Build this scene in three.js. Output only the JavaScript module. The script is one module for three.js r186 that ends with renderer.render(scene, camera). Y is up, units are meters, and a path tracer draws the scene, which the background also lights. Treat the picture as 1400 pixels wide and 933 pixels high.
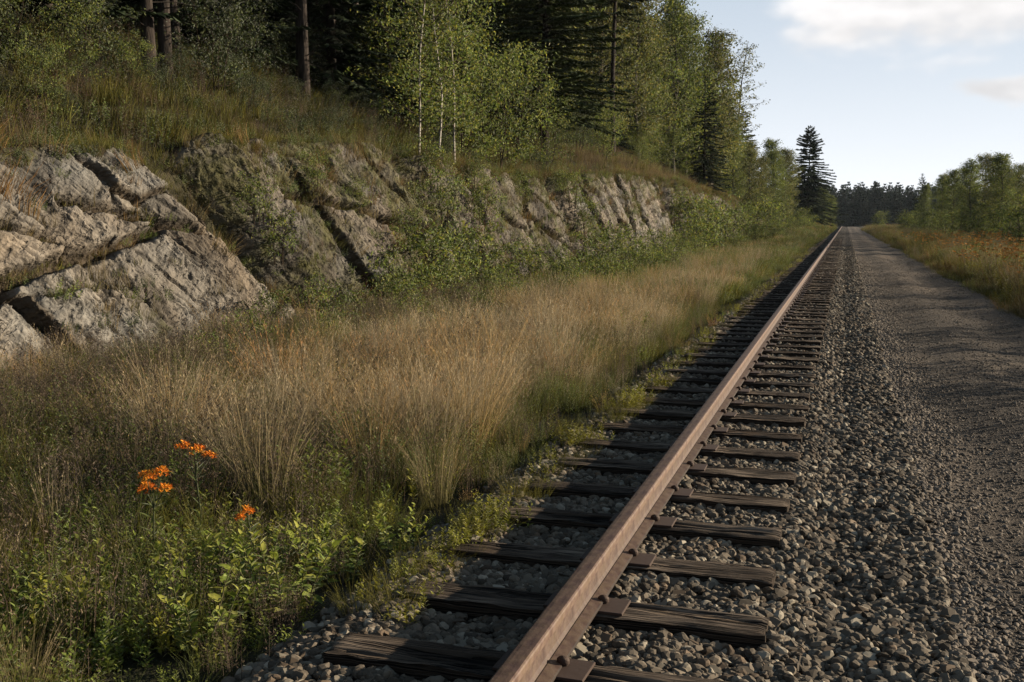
import * as THREE from 'three';
import { ImprovedNoise } from 'three/addons/math/ImprovedNoise.js';

// ------------------------------------------------------------------ camera, sky, sun, exposure
const scene = new THREE.Scene();
const camera = new THREE.PerspectiveCamera(35.668, 1400 / 933, 0.1, 3000);
camera.position.set(0, 1.65, 0);
camera.rotation.order = 'YXZ';
camera.rotation.set(THREE.MathUtils.degToRad(-6.472), THREE.MathUtils.degToRad(17.389), 0);
scene.add(camera);

const SUN_AZ = THREE.MathUtils.degToRad(61), SUN_EL = THREE.MathUtils.degToRad(15);
const SUN = new THREE.Vector3(Math.sin(SUN_AZ) * Math.cos(SUN_EL), Math.sin(SUN_EL), -Math.cos(SUN_AZ) * Math.cos(SUN_EL));
const sun = new THREE.DirectionalLight(new THREE.Color().setRGB(1.0, 0.86, 0.66), 5.0);
sun.position.copy(SUN).multiplyScalar(200).add(new THREE.Vector3(0, 0, -40));
sun.target.position.set(0, 0, -40);
sun.castShadow = true;
sun.shadow.mapSize.set(4096, 4096);
Object.assign(sun.shadow.camera, { left: -110, right: 110, top: 60, bottom: -60, near: 1, far: 500 });
scene.add(sun, sun.target);

const renderer = new THREE.WebGLRenderer({ antialias: true });
renderer.toneMapping = THREE.LinearToneMapping;
renderer.toneMappingExposure = 2.65;
renderer.shadowMap.enabled = true;

// ------------------------------------------------------------------ seeded random and noise
function RNG(seed) {
  let a = seed >>> 0;
  return () => { a = (a + 0x6d2b79f5) | 0; let t = Math.imul(a ^ (a >>> 15), 1 | a); t = (t + Math.imul(t ^ (t >>> 7), 61 | t)) ^ t; return ((t ^ (t >>> 14)) >>> 0) / 4294967296; };
}
const hash2 = (x, y, s = 0) => {
  let h = Math.imul(x | 0, 374761393) ^ Math.imul(y | 0, 668265263) ^ Math.imul((s + 7) | 0, 1442695041);
  h = Math.imul(h ^ (h >>> 13), 1274126177); h ^= h >>> 16; h = Math.imul(h, 2246822519); h ^= h >>> 15;
  return (h >>> 0) / 4294967296;
};
const perlin = new ImprovedNoise();
const n3 = (x, y, z = 0) => perlin.noise(x + 31.7, y + 17.3, z + 5.1);
const fbm = (x, y, z = 0, oct = 4) => { let s = 0, a = 0.5, f = 1; for (let i = 0; i < oct; i++) { s += a * n3(x * f, y * f, z * f + i * 9.3); a *= 0.5; f *= 2.03; } return s; };
const { clamp, lerp, smoothstep } = THREE.MathUtils;
const sst = (a, b, x) => (a < b ? smoothstep(x, a, b) : 1 - smoothstep(x, b, a));
const curve = (pts) => (x) => {            // piecewise smooth curve through [x, y] points
  if (x <= pts[0][0]) return pts[0][1];
  for (let i = 1; i < pts.length; i++) if (x <= pts[i][0]) { const t = (x - pts[i - 1][0]) / (pts[i][0] - pts[i - 1][0]); return lerp(pts[i - 1][1], pts[i][1], t * t * (3 - 2 * t)); }
  return pts[pts.length - 1][1];
};
const V = (x, y, z) => new THREE.Vector3(x, y, z);

// ------------------------------------------------------------------ the sky: clear late-afternoon air with a few soft clouds
{
  const W = 3072, H = 1536, data = new Float32Array(W * H * 4);
  for (let j = 0; j < H; j++) {
    const el = ((j + 0.5) / H - 0.5) * Math.PI, y = Math.sin(el), c = Math.cos(el);
    for (let i = 0; i < W; i++) {
      const az = ((i + 0.5) / W - 0.5) * 2 * Math.PI, x = c * Math.cos(az), z = c * Math.sin(az);
      const d = Math.max(y, 0), deg = Math.asin(d) * 57.2958;
      const cs = x * SUN.x + y * SUN.y + z * SUN.z;
      const h1 = Math.exp(-deg / 12.5), h2 = Math.exp(-deg / 26);
      let r = 0.09 + 0.40 * h2 + 0.54 * h1, g = 0.17 + 0.52 * h2 + 0.36 * h1, b = 0.28 + 0.62 * h2 + 0.18 * h1;
      const glow = Math.pow(Math.max(0, cs), 5) * 0.22 + Math.pow(Math.max(0, cs), 40) * 0.7;
      r += glow; g += glow * 0.92; b += glow * 0.78;
      if (y > 0.004 && y < 0.75) {
        const k = 1 / (y + 0.10), px = x * k, pz = z * k;
        const warp = fbm(px * 0.9, pz * 0.9, 3.3, 3);
        let cov = fbm(px * 0.55 + warp * 0.6, pz * 0.42 + warp * 0.4, 1.7, 5);
        let a = sst(0.16, 0.42, cov) * 0.85;
        const adeg = Math.atan2(x, -z) * 57.2958;                   // degrees right of the track
        const wob = fbm(adeg * 0.16, deg * 0.4, 8.8, 5), wob2 = fbm(adeg * 0.5, deg * 1.1, 2.2, 6);
        const e1 = sst(7.3, 10.0, deg + wob * 2.8 + wob2 * 1.6 - Math.max(0, -0.5 - adeg) * 0.5) * (1 - sst(17, 23, deg + wob * 6)) * sst(-4.2, -0.6, adeg + wob * 4 + wob2 * 2) * (1 - sst(26, 40, adeg + wob * 8));
        const e2 = (1 - sst(0.3, 1.0, Math.abs((deg - 6.3 - wob * 1.2) / 0.85) ** 2 + Math.max(0, (7.6 - adeg + wob2 * 1.6) / 3) ** 2 + Math.max(0, (adeg - 15) / 5) ** 2)) * 0.8;
        a = Math.max(a * sst(10, 20, deg + Math.max(0, Math.abs(adeg) - 20) * 0.3), e1 * 0.92, e2);
        const under = clamp(0.5 + fbm(px * 1.6 + 9, pz * 1.6, 5.5, 4) * 1.6 + wob2 * 0.9, 0, 1);
        const lit = 0.8 + 0.24 * under + glow * 0.35 - e2 * 0.12;
        a *= sst(0.0, 0.05, y) * (1 - sst(0.5, 0.74, y));
        r = lerp(r, lit * 1.03, a); g = lerp(g, lit * 1.0, a); b = lerp(b, lit * 0.99, a);
      }
      if (y < 0) { const f = 1 - sst(0, 0.15, -y) * 0.85; r *= f; g *= f; b *= f; }
      const o = (j * W + i) * 4, k = 0.4 * lerp(0.55, 1, sst(-1, 0.25, cs)); data[o] = r * k; data[o + 1] = g * k; data[o + 2] = b * k;   // the air away from the sun is dimmer data[o + 3] = 1;
    }
  }
  const t = new THREE.DataTexture(data, W, H, THREE.RGBAFormat, THREE.FloatType);
  t.mapping = THREE.EquirectangularReflectionMapping; t.magFilter = THREE.LinearFilter; t.needsUpdate = true;
  scene.background = t; scene.environment = t;
}

// ------------------------------------------------------------------ builders
class MB {                                    // collects quads, tubes and leaves; build() gives ONE named mesh
  constructor() { this.p = []; this.n = []; this.c = []; this.u = []; this.i = []; }
  v(x, y, z, nx, ny, nz, c, u = 0, w = 0) { this.p.push(x, y, z); this.n.push(nx, ny, nz); this.c.push(c[0], c[1], c[2]); this.u.push(u, w); return this.p.length / 3 - 1; }
  tri(a, b, c) { this.i.push(a, b, c); }
  geometry() {
    const g = new THREE.BufferGeometry();
    g.setAttribute('position', new THREE.Float32BufferAttribute(this.p, 3));
    g.setAttribute('normal', new THREE.Float32BufferAttribute(this.n, 3));
    g.setAttribute('color', new THREE.Float32BufferAttribute(this.c, 3));
    g.setAttribute('uv', new THREE.Float32BufferAttribute(this.u, 2));
    g.setIndex(this.i);
    return g;
  }
  // leaf: four-point blade folded along its rib; d = direction, s = side vector
  leaf(x, y, z, dx, dy, dz, sx, sy, sz, len, wid, c, fold = 0.18) {
    let nx = dy * sz - dz * sy, ny = dz * sx - dx * sz, nz = dx * sy - dy * sx;
    const l = Math.hypot(nx, ny, nz) || 1; nx /= l; ny /= l; nz /= l;
    let flip = false; if (ny < 0) { nx = -nx; ny = -ny; nz = -nz; flip = true; }
    const w = wid / 2, m = len * 0.45, f = wid * fold;
    const a = this.v(x, y, z, nx, ny, nz, c), b = this.v(x + dx * m + sx * w + nx * f, y + dy * m + sy * w + ny * f, z + dz * m + sz * w + nz * f, nx, ny, nz, c);
    const t = this.v(x + dx * len, y + dy * len, z + dz * len, nx, ny, nz, c), e = this.v(x + dx * m - sx * w + nx * f, y + dy * m - sy * w + ny * f, z + dz * m - sz * w + nz * f, nx, ny, nz, c);
    if (flip) this.i.push(a, b, t, a, t, e); else this.i.push(a, t, b, a, e, t);
  }
  tube(pts, rad, sides, col) {                // pts: Vector3[], rad: number[]; uv in metres
    let prev = null, len = 0; const ref = V(0.31, 0.2, 0.93).normalize();
    for (let k = 0; k < pts.length; k++) {
      const d = (k < pts.length - 1 ? pts[k + 1].clone().sub(pts[k]) : pts[k].clone().sub(pts[k - 1])).normalize();
      const a = new THREE.Vector3().crossVectors(d, ref).normalize(), b = new THREE.Vector3().crossVectors(d, a);
      if (k) len += pts[k].distanceTo(pts[k - 1]);
      const ring = [];
      for (let s = 0; s <= sides; s++) {
        const t = (s / sides) * Math.PI * 2, cx = Math.cos(t), sx = Math.sin(t), nx = a.x * cx + b.x * sx, ny = a.y * cx + b.y * sx, nz = a.z * cx + b.z * sx;
        ring.push(this.v(pts[k].x + nx * rad[k], pts[k].y + ny * rad[k], pts[k].z + nz * rad[k], nx, ny, nz, typeof col === 'function' ? col(k, s) : col, (s / sides) * 1.0, len));
      }
      if (prev) for (let s = 0; s < sides; s++) this.i.push(prev[s], prev[s + 1], ring[s + 1], prev[s], ring[s + 1], ring[s]);
      prev = ring;
    }
  }
  get count() { return this.i.length / 3; }
}
const names = new Map();
function numbered(n) { const k = names.get(n) ?? 0; names.set(n, k + 1); return k ? n + '_' + String(k).padStart(3, '0') : n; }
function tag(o, label, category, group, kind) {
  if (label) o.userData.label = label;
  if (category) o.userData.category = category;
  if (group) o.userData.group = group;
  if (kind) o.userData.kind = kind;
  return o;
}
function mesh(name, geometry, material, parent) {
  const m = new THREE.Mesh(geometry, material);
  m.name = parent ? name : numbered(name); m.castShadow = m.receiveShadow = true;
  (parent ?? scene).add(m);
  return m;
}
function base(name, x, y, z, turn = 0) { const g = new THREE.Group(); g.name = numbered(name); g.position.set(x, y, z); g.rotation.y = turn; scene.add(g); return g; }
function copy(o, x, y, z, turn, s, label, group) {
  const c = o.clone(); c.name = numbered(o.name.replace(/_\d{3}$/, '')); scene.add(c);
  c.position.set(x, y, z); c.rotation.y = turn; c.scale.set(...(Array.isArray(s) ? s : [s, s, s]));
  c.userData = { ...o.userData }; if (label) c.userData.label = label;
  if (group) c.userData.group = group; else delete c.userData.group;
  return c;
}
// scattered stuff: one group, one InstancedMesh for each shape
function scatter(name, part, geometries, material, items, label, category) {
  const g = new THREE.Group(); g.name = name; scene.add(g);
  tag(g, label, category, null, 'stuff');
  const M = new THREE.Matrix4(), Q = new THREE.Quaternion(), E = new THREE.Euler(), C = new THREE.Color();
  geometries.forEach((geo, k) => {
    const mine = items.filter((it) => it.k % geometries.length === k);
    if (!mine.length) return;
    const im = new THREE.InstancedMesh(geo, material, mine.length);
    im.name = k ? part + '_' + String(k).padStart(3, '0') : part; im.castShadow = im.receiveShadow = true; im.userData.kind = 'stuff';
    mine.forEach((it, n) => {
      Q.setFromEuler(E.set(it.rx || 0, it.ry || 0, it.rz || 0, 'YXZ'));
      M.compose(V(it.x, it.y, it.z), Q, Array.isArray(it.s) ? V(...it.s) : V(it.s, it.s, it.s));
      im.setMatrixAt(n, M); im.setColorAt(n, C.setRGB(...(it.c || [1, 1, 1])));
    });
    g.add(im);
  });
  return g;
}
const dust = (r, c, v) => { const k = 1 + (r() - 0.5) * 2 * v, h = (r() - 0.5) * v * 0.5; return [c[0] * k * (1 + h), c[1] * k, c[2] * k * (1 - h)]; };

// tileable value noise for textures
function tileNoise(size, cells, seed, stretchY = 1) {
  const cy = Math.max(1, Math.round(cells * stretchY)), out = new Float32Array(size * size);
  for (let j = 0; j < size; j++) for (let i = 0; i < size; i++) {
    const x = (i / size) * cells, y = (j / size) * cy, x0 = Math.floor(x), y0 = Math.floor(y); let fx = x - x0, fy = y - y0;
    fx = fx * fx * (3 - 2 * fx); fy = fy * fy * (3 - 2 * fy);
    const h = (a, b) => hash2(((a % cells) + cells) % cells, ((b % cy) + cy) % cy, seed);
    out[j * size + i] = lerp(lerp(h(x0, y0), h(x0 + 1, y0), fx), lerp(h(x0, y0 + 1), h(x0 + 1, y0 + 1), fx), fy);
  }
  return out;
}
function tileFbm(size, cells, oct, seed, stretchY = 1, gain = 0.55) {
  const o = new Float32Array(size * size); let a = 1, s = 0;
  for (let k = 0; k < oct; k++) { const t = tileNoise(size, cells << k, seed + k * 13, stretchY); for (let i = 0; i < o.length; i++) o[i] += a * t[i]; s += a; a *= gain; }
  for (let i = 0; i < o.length; i++) o[i] /= s;
  return o;
}
function tex(size, f, srgb) {
  const d = new Uint8Array(size * size * 4);
  for (let i = 0; i < size * size; i++) { const c = f(i, i % size, (i / size) | 0); for (let k = 0; k < 3; k++) d[i * 4 + k] = clamp(Math.round((Array.isArray(c) ? c[k] : c) * 255), 0, 255); d[i * 4 + 3] = 255; }
  const t = new THREE.DataTexture(d, size, size, THREE.RGBAFormat);
  t.wrapS = t.wrapT = THREE.RepeatWrapping; t.magFilter = THREE.LinearFilter; t.minFilter = THREE.LinearMipmapLinearFilter; t.generateMipmaps = true;
  if (srgb) t.colorSpace = THREE.SRGBColorSpace;
  t.needsUpdate = true; return t;
}
function rep(t, x, y) { const c = t.clone(); c.repeat.set(x, y); c.needsUpdate = true; return c; }

// ------------------------------------------------------------------ materials
const T = {};
{
  const a = tileFbm(512, 8, 6, 3), b = tileFbm(512, 20, 5, 11, 0.35), c = tileFbm(512, 48, 3, 21);
  T.rockBump = tex(512, (i) => clamp(0.5 + (a[i] - 0.5) * 0.9 + (b[i] - 0.5) * 0.9 - (b[i] < 0.4 ? (0.4 - b[i]) * 2.5 : 0), 0, 1));
  T.rockColor = tex(512, (i) => { const k = clamp(0.86 + (a[i] - 0.5) * 0.9 + (c[i] - 0.5) * 0.5 - (b[i] < 0.4 ? (0.4 - b[i]) * 2.6 : 0), 0.2, 1); return [k, k * 0.985, k * 0.96]; });
  const s = tileFbm(512, 64, 3, 31), s2 = tileFbm(512, 6, 4, 37);
  T.gravelBump = tex(512, (i) => clamp(0.5 + (s[i] - 0.5) * 1.5, 0, 1));
  T.gravelColor = tex(512, (i) => { const k = clamp(0.75 + (s[i] - 0.5) * 1.3 + (s2[i] - 0.5) * 0.5, 0.25, 1); return [k, k * 0.97, k * 0.93]; });
  // wood grain: long along x
  const w1 = tileFbm(512, 4, 5, 41, 14), w2 = tileFbm(512, 5, 3, 47, 26), w3 = tileFbm(512, 6, 4, 53);
  T.woodBump = tex(512, (i) => clamp(0.5 + (w1[i] - 0.5) * 1.1 + (w2[i] - 0.5) * 0.8 - (w2[i] < 0.36 ? 0.5 : 0), 0, 1));
  T.woodColor = tex(512, (i) => { const k = clamp(0.72 + (w1[i] - 0.5) * 1.3 + (w2[i] - 0.5) * 1.3 + (w3[i] - 0.5) * 0.8 - (w2[i] < 0.37 ? 0.45 : 0), 0.05, 1); return [k, k * 0.92, k * 0.85]; });
  const r1 = tileFbm(512, 10, 6, 61), r2 = tileFbm(512, 3, 4, 67, 8);
  T.rustBump = tex(512, (i) => clamp(0.5 + (r1[i] - 0.5) * 1.2, 0, 1));
  T.rustColor = tex(512, (i) => { const k = clamp(0.8 + (r1[i] - 0.5) * 0.9 + (r2[i] - 0.5) * 0.3, 0.25, 1); return [k, k * (0.94 + (r1[i] - 0.5) * 0.3), k * (0.9 + (r2[i] - 0.5) * 0.3)]; });
  const k1 = tileFbm(256, 10, 4, 71, 0.25), k2 = tileFbm(256, 3, 4, 73, 9);
  T.barkBump = tex(256, (i) => clamp(0.5 + (k1[i] - 0.5) * 1.8, 0, 1));
  T.barkColor = tex(256, (i) => { const k = clamp(0.72 + (k1[i] - 0.5) * 1.4, 0.15, 1); return [k, k, k]; });
  T.birchColor = tex(256, (i) => { const dark = k2[i] < 0.4 ? 0.12 : k2[i] < 0.44 ? 0.5 : 1, k = dark * (0.85 + (k1[i] - 0.5) * 0.3); return [k, k * 0.97, k * 0.92]; });
}
const std = (o) => new THREE.MeshPhysicalMaterial({ roughness: 0.95, metalness: 0, specularIntensity: 0.25, vertexColors: true, ...o });   // dusty, weathered surfaces: little sheen
const M = {
  ground: std({ bumpMap: rep(T.gravelBump, 1, 1), bumpScale: 0.02 }),
  road: std({ map: T.gravelColor, bumpMap: T.gravelBump, bumpScale: 0.022, roughness: 0.92 }),
  ballast: std({ map: T.gravelColor, bumpMap: T.gravelBump, bumpScale: 0.03 }),
  rock: std({ map: T.rockColor, bumpMap: T.rockBump, bumpScale: 0.06, roughness: 0.9 }),
  stone: std({ flatShading: true, vertexColors: false, roughness: 0.85 }),
  wood: std({ map: T.woodColor, bumpMap: T.woodBump, bumpScale: 0.012, roughness: 0.85 }),
  rust: std({ map: T.rustColor, bumpMap: T.rustBump, bumpScale: 0.002, roughness: 0.66, metalness: 0, specularIntensity: 0.4 }),
  iron: new THREE.MeshPhysicalMaterial({ specularIntensity: 0.4, color: new THREE.Color().setRGB(0.075, 0.048, 0.036), roughness: 0.75, metalness: 0.2, bumpMap: T.rustBump, bumpScale: 0.002 }),
  bark: std({ map: T.barkColor, bumpMap: T.barkBump, bumpScale: 0.02 }),
  birch: std({ map: T.birchColor, bumpMap: T.barkBump, bumpScale: 0.003, roughness: 0.75 }),
  leaf: new THREE.MeshPhysicalMaterial({ vertexColors: true, roughness: 1, transmission: 0.42, thickness: 0, specularIntensity: 0.35 }),
  needle: std({ roughness: 0.8 }),
  blade: new THREE.MeshPhysicalMaterial({ vertexColors: true, roughness: 1, transmission: 0.3, thickness: 0, specularIntensity: 0.15 }),
  petal: std({ roughness: 0.8 }),
};
for (const [k, m] of Object.entries(M)) m.color.multiplyScalar(k === 'petal' ? 0.72 : k === 'leaf' ? 0.7 : 0.59);   // real-world base colours

// ------------------------------------------------------------------ lie of the land (zz = metres ahead along the track)
const RAIL_X = -1.025;
const wallX0 = curve([[-10, -9.7], [5, -9.6], [11, -9.45], [18, -9.25], [36, -8.95], [58, -8.6], [80, -8.2], [110, -7.4], [150, -6.5], [400, -6]]);
const wallY0 = curve([[0, -0.15], [10, -0.1], [16, -0.05], [40, -0.2], [60, -0.15], [80, 0.2], [110, 0.8], [150, 1.2], [250, 1.4]]);
const wallX1 = curve([[-10, -11.4], [5, -11.3], [11, -11.05], [18, -10.6], [24, -10.4], [36, -10.1], [58, -9.6], [80, -9.2], [110, -9], [150, -8.5], [400, -8]]);
const wallY1 = curve([[-10, 2.4], [8, 2.45], [11, 2.6], [13.5, 2.75], [17, 3.15], [23, 3.35], [29, 3.15], [37, 3.25], [44, 3.55], [50, 3.85], [60, 3.95], [72, 3.8], [88, 3.5], [105, 2.9], [140, 2.0], [250, 1.8]]);
const GULLIES = [[17.6, 0.9, 0.75], [26.3, 1.3, 0.9], [39.2, 1.1, 0.8], [60.5, 1.2, 1.6]];
const gully = (a, s) => { let d = 0; for (const [c, depth, w] of GULLIES) { const t = (a + s * 0.7 - c) / w; d += depth * Math.exp(-t * t); } return d; };
const bay = (zz) => fbm(zz * 0.16, 3.1, 0.4, 3) * 0.9;
const roadRight = (zz) => 3.1 + fbm(zz * 0.13, 9.7, 0, 3) * 0.5;
function H(x, z) {
  const zz = -z, xb = wallX0(zz) + bay(zz) - 0.75, yb = wallY0(zz), xt = wallX1(zz) + bay(zz) * 0.7 - 0.6, yt = wallY1(zz);
  const bump = fbm(x * 0.35, z * 0.35, 0, 3) * 0.18;
  if (x > -2.1) {
    if (x < 0.55) return -0.45;
    const rr = roadRight(zz);
    if (x < rr) return -0.3 + 0.12 * sst(rr - 0.5, rr, x);
    return lerp(-0.16, 0.05 + bump * 0.8, sst(rr, rr + 1.6, x)) + sst(20, 90, x) * 0.8 * fbm(x * 0.01, z * 0.01, 0, 2);
  }
  if (x > xb) { const t = (-2.1 - x) / (-2.1 - xb); return lerp(-0.16, yb, sst(0, 1, t) * 0.5 + t * 0.5) - 0.28 * Math.sin(Math.PI * t) * (1 - sst(70, 110, zz)) + bump * sst(0, 0.2, t); }
  if (x > xt) { const t = (xb - x) / (xb - xt); return lerp(yb, yt, t * t * (3 - 2 * t) * 0.6 + t * 0.4) - 0.12 + bump * 0.5; }
  const d = xt - x, steep = 1 - sst(75, 130, zz) * 0.75;
  return yt - 0.05 + (0.52 * Math.min(d, 4.2) + 0.2 * clamp(d - 4.2, 0, 12) + 0.05 * clamp(d - 16, 0, 60)) * steep * sst(-0.4, 1.2, d + 0.3) + bump * 1.4;
}

// ground sheet: fine near the track, coarse to the horizon
{
  const xs = [], zs = [];
  for (let x = -22; x <= 9; x += 0.3) xs.push(x);
  for (let x = 10, s = 1.4; x < 900; x += s, s *= 1.3) { xs.push(x); }
  for (let x = -23, s = 1.4; x > -900; x -= s, s *= 1.3) { xs.unshift(x); }
  for (let zz = -25, s = 0.35; zz < 1200; zz += s) { zs.push(zz); s = zz < 8 ? 0.4 : 0.4 + (zz - 8) * 0.012; }
  const b = new MB(), cols = xs.length;
  for (const zz of zs) for (const x of xs) {
    const z = -zz, k = 0.8 + fbm(x * 0.8, z * 0.8, 2, 3) * 0.9, g = clamp(0.5 + fbm(x * 0.25, z * 0.25, 7, 3) * 1.6, 0, 1);
    b.v(x, H(x, z), z, 0, 1, 0, [lerp(0.075, 0.04, g) * k, lerp(0.056, 0.044, g) * k, lerp(0.035, 0.018, g) * k], x / 1.2, z / 1.2);
  }
  for (let j = 0; j < zs.length - 1; j++) for (let i = 0; i < cols - 1; i++) { const a = j * cols + i; b.tri(a, a + 1, a + cols + 1); b.tri(a, a + cols + 1, a + cols); }
  const g = b.geometry(); g.computeVertexNormals();
  tag(mesh('ground', g, M.ground), 'dark earth under the grass, verge, rock ledge and forest', null, null, 'structure');
}

// track bed and road sheets
const bedY = (x, z) => -0.066 + fbm(x * 2.2, z * 2.2, 4, 3) * 0.05 - 0.04 * Math.exp(-(((x - 0.03) / 0.2) ** 2)) - 0.02 * sst(0.1, 0.5, x) - 0.12 * sst(-1.95, -2.35, x);
const roadY = (x, z) => {
  const rr = roadRight(-z);
  return -0.085 + fbm(x * 0.8, z * 0.35, 6, 3) * 0.045 + fbm(x * 2.6, z * 1.3, 1, 4) * 0.018 - 0.03 * Math.exp(-(((x - 0.95) / 0.3) ** 2)) - 0.035 * Math.exp(-(((x - 2.3) / 0.35) ** 2)) + 0.02 * Math.exp(-(((x - 1.6) / 0.3) ** 2)) - 0.12 * sst(rr - 0.1, rr + 0.25, x);
};
function sheet(name, x0, x1, dx, yf, colf, uvs, material, label) {
  const b = new MB(), xs = [], zs = [];
  for (let x = x0; x <= x1 + 1e-6; x += dx) xs.push(x);
  for (let zz = -8; zz < 420; ) { zs.push(zz); zz += zz < 8 ? 0.08 : 0.08 + (zz - 8) * 0.012; }
  for (const zz of zs) for (const x of xs) b.v(x, yf(x, -zz), -zz, 0, 1, 0, colf(x, -zz), x / uvs, zz / uvs);
  const n = xs.length;
  for (let j = 0; j < zs.length - 1; j++) for (let i = 0; i < n - 1; i++) { const a = j * n + i; b.tri(a, a + 1, a + n + 1); b.tri(a, a + n + 1, a + n); }
  const g = b.geometry(); g.computeVertexNormals();
  return tag(mesh(name, g, material), label, null, null, 'structure');
}
const ballastBed = sheet('ballast_bed', -2.4, 0.55, 0.07, bedY, (x, z) => { const k = 0.8 + fbm(x * 1.5, z * 1.5, 3, 3) * 0.7; return [0.075 * k, 0.059 * k, 0.043 * k]; }, 0.7, M.ballast, 'grey crushed stone bed under the railway sleepers');
sheet('gravel_road', 0.42, 3.9, 0.1, roadY, (x, z) => {
  const k = 0.85 + fbm(x * 0.9, z * 0.25, 3, 4) * 0.75, w = sst(0.1, 0.5, fbm(x * 0.5, z * 0.2, 12, 3) + 0.25);
  return [lerp(0.145, 0.235, w) * k, lerp(0.118, 0.188, w) * k, lerp(0.094, 0.146, w) * k];
}, 0.55, M.road, 'grey gravel track running beside the rail towards the far trees');

// ------------------------------------------------------------------ loose stones
function stoneGeo(seed) {
  const g = new THREE.IcosahedronGeometry(1, 1), p = g.attributes.position, r = RNG(seed), cut = [];
  for (let k = 0; k < 6; k++) cut.push([V(r() - 0.5, r() - 0.5, r() - 0.5).normalize(), 0.5 + r() * 0.35]);
  const v = V(0, 0, 0), sx = 0.8 + r() * 0.4, sy = 0.6 + r() * 0.25, sz = 0.85 + r() * 0.5;
  for (let i = 0; i < p.count; i++) {
    v.fromBufferAttribute(p, i);
    v.multiplyScalar(1 + 0.25 * n3(v.x * 1.3 + seed, v.y * 1.3, v.z * 1.3));
    for (const [n, d] of cut) { const t = v.dot(n); if (t > d) v.addScaledVector(n, d - t); }
    p.setXYZ(i, v.x * sx, v.y * sy, v.z * sz);
  }
  g.computeVertexNormals(); return g;
}
const stones = [1, 2, 3, 4, 5, 6, 7].map((s) => stoneGeo(s * 31));
const SLEEPER_Z0 = -4.31 + 0.68 * 3, SLEEPER_STEP = 0.68;
const onSleeper = (x, z) => { if (x < -1.88 || x > -0.26) return false; const t = (z - SLEEPER_Z0) / SLEEPER_STEP, f = Math.abs(t - Math.round(t)) * SLEEPER_STEP; return f < 0.108; };
{
  const r = RNG(501), items = [];
  const put = (x, z, size, y) => {
    const v = 0.4 + r() * 0.95, w = r(), c = w < 0.75 ? [0.155 * v, 0.124 * v, 0.09 * v] : w < 0.86 ? [0.14 * v, 0.1 * v, 0.066 * v] : [0.31 * v, 0.265 * v, 0.2 * v];
    items.push({ k: (r() * 7) | 0, x, y, z, rx: (r() - 0.5) * 1.4, ry: r() * 6.28, rz: (r() - 0.5) * 1.4, s: size, c });
  };
  for (let n = 0; n < 95000; n++) {
    const zz = 2.2 * Math.exp(r() * Math.log(75 / 2.2)), x = -2.25 + r() * 2.75, z = -zz;
    if (onSleeper(x, z)) continue;
    if (x < -1.95 && r() < (-1.95 - x) / 0.4) continue;
    const size = (0.014 + 0.022 * Math.pow(r(), 1.7)) * (1 + zz * 0.012);
    put(x, z, size, bedY(x, z) + size * 0.15 + r() * 0.012);
  }
  // the nearest stones, which can be told apart, are pieces of the bed; the rest is gravel
  const far = (it) => Math.hypot(it.x - camera.position.x, it.y - camera.position.y, it.z - camera.position.z) / it.s, single = new Set(items.filter((it) => it.z < -3.0 && it.z < -3.3 + (it.x + 1.5) * 0.1 && it.x > -2.0).sort((a, b) => far(a) - far(b)).slice(0, 300)), tints = new Map();
  for (const it of single) {
    const key = it.c.map((q) => Math.round(q * 40)).join();
    if (!tints.has(key)) { const m = M.stone.clone(); m.color.multiply(new THREE.Color().setRGB(...it.c)); tints.set(key, m); }
    const m = mesh('stone', stones[it.k % stones.length], tints.get(key), ballastBed); m.position.set(it.x, it.y, it.z); m.rotation.set(it.rx, it.ry, it.rz, 'YXZ'); m.scale.setScalar(it.s);
  }
  items.splice(0, items.length, ...items.filter((it) => !single.has(it)));
  scatter('ballast_stones', 'loose_stone', stones, M.stone, items, 'grey broken stones packed between and beside the sleepers', 'gravel');
  const road = [];
  for (let n = 0; n < 110000; n++) {
    const zz = 2.6 * Math.exp(r() * Math.log(60 / 2.6)), x = 0.3 + Math.pow(r(), 1.25) * 3.1, z = -zz;
    if (x > roadRight(zz) + 0.1 || r() < sst(28, 62, zz)) continue;
    const edge = 1 - sst(0.4, 1.3, x), lane = fbm(x * 0.9, z * 0.3, 21, 3);
    if (r() > 0.5 + edge * 0.5 + lane * 0.9) continue;
    const size = (0.0035 + 0.010 * Math.pow(r(), 3) + 0.012 * edge * r()) * (1 + zz * 0.02), v = 0.6 + r() * 0.7;
    road.push({ k: (r() * 7) | 0, x, y: Math.max(x < 0.55 ? bedY(x, z) : -1, x > 0.42 ? roadY(x, z) : -1) + size * 0.1, z, rx: (r() - 0.5), ry: r() * 6.28, rz: (r() - 0.5), s: size, c: [0.2 * v, 0.162 * v, 0.125 * v] });
  }
  scatter('road_gravel', 'loose_stone', stones, M.stone, road, 'small loose stones strewn over the gravel track', 'gravel');
}

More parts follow.
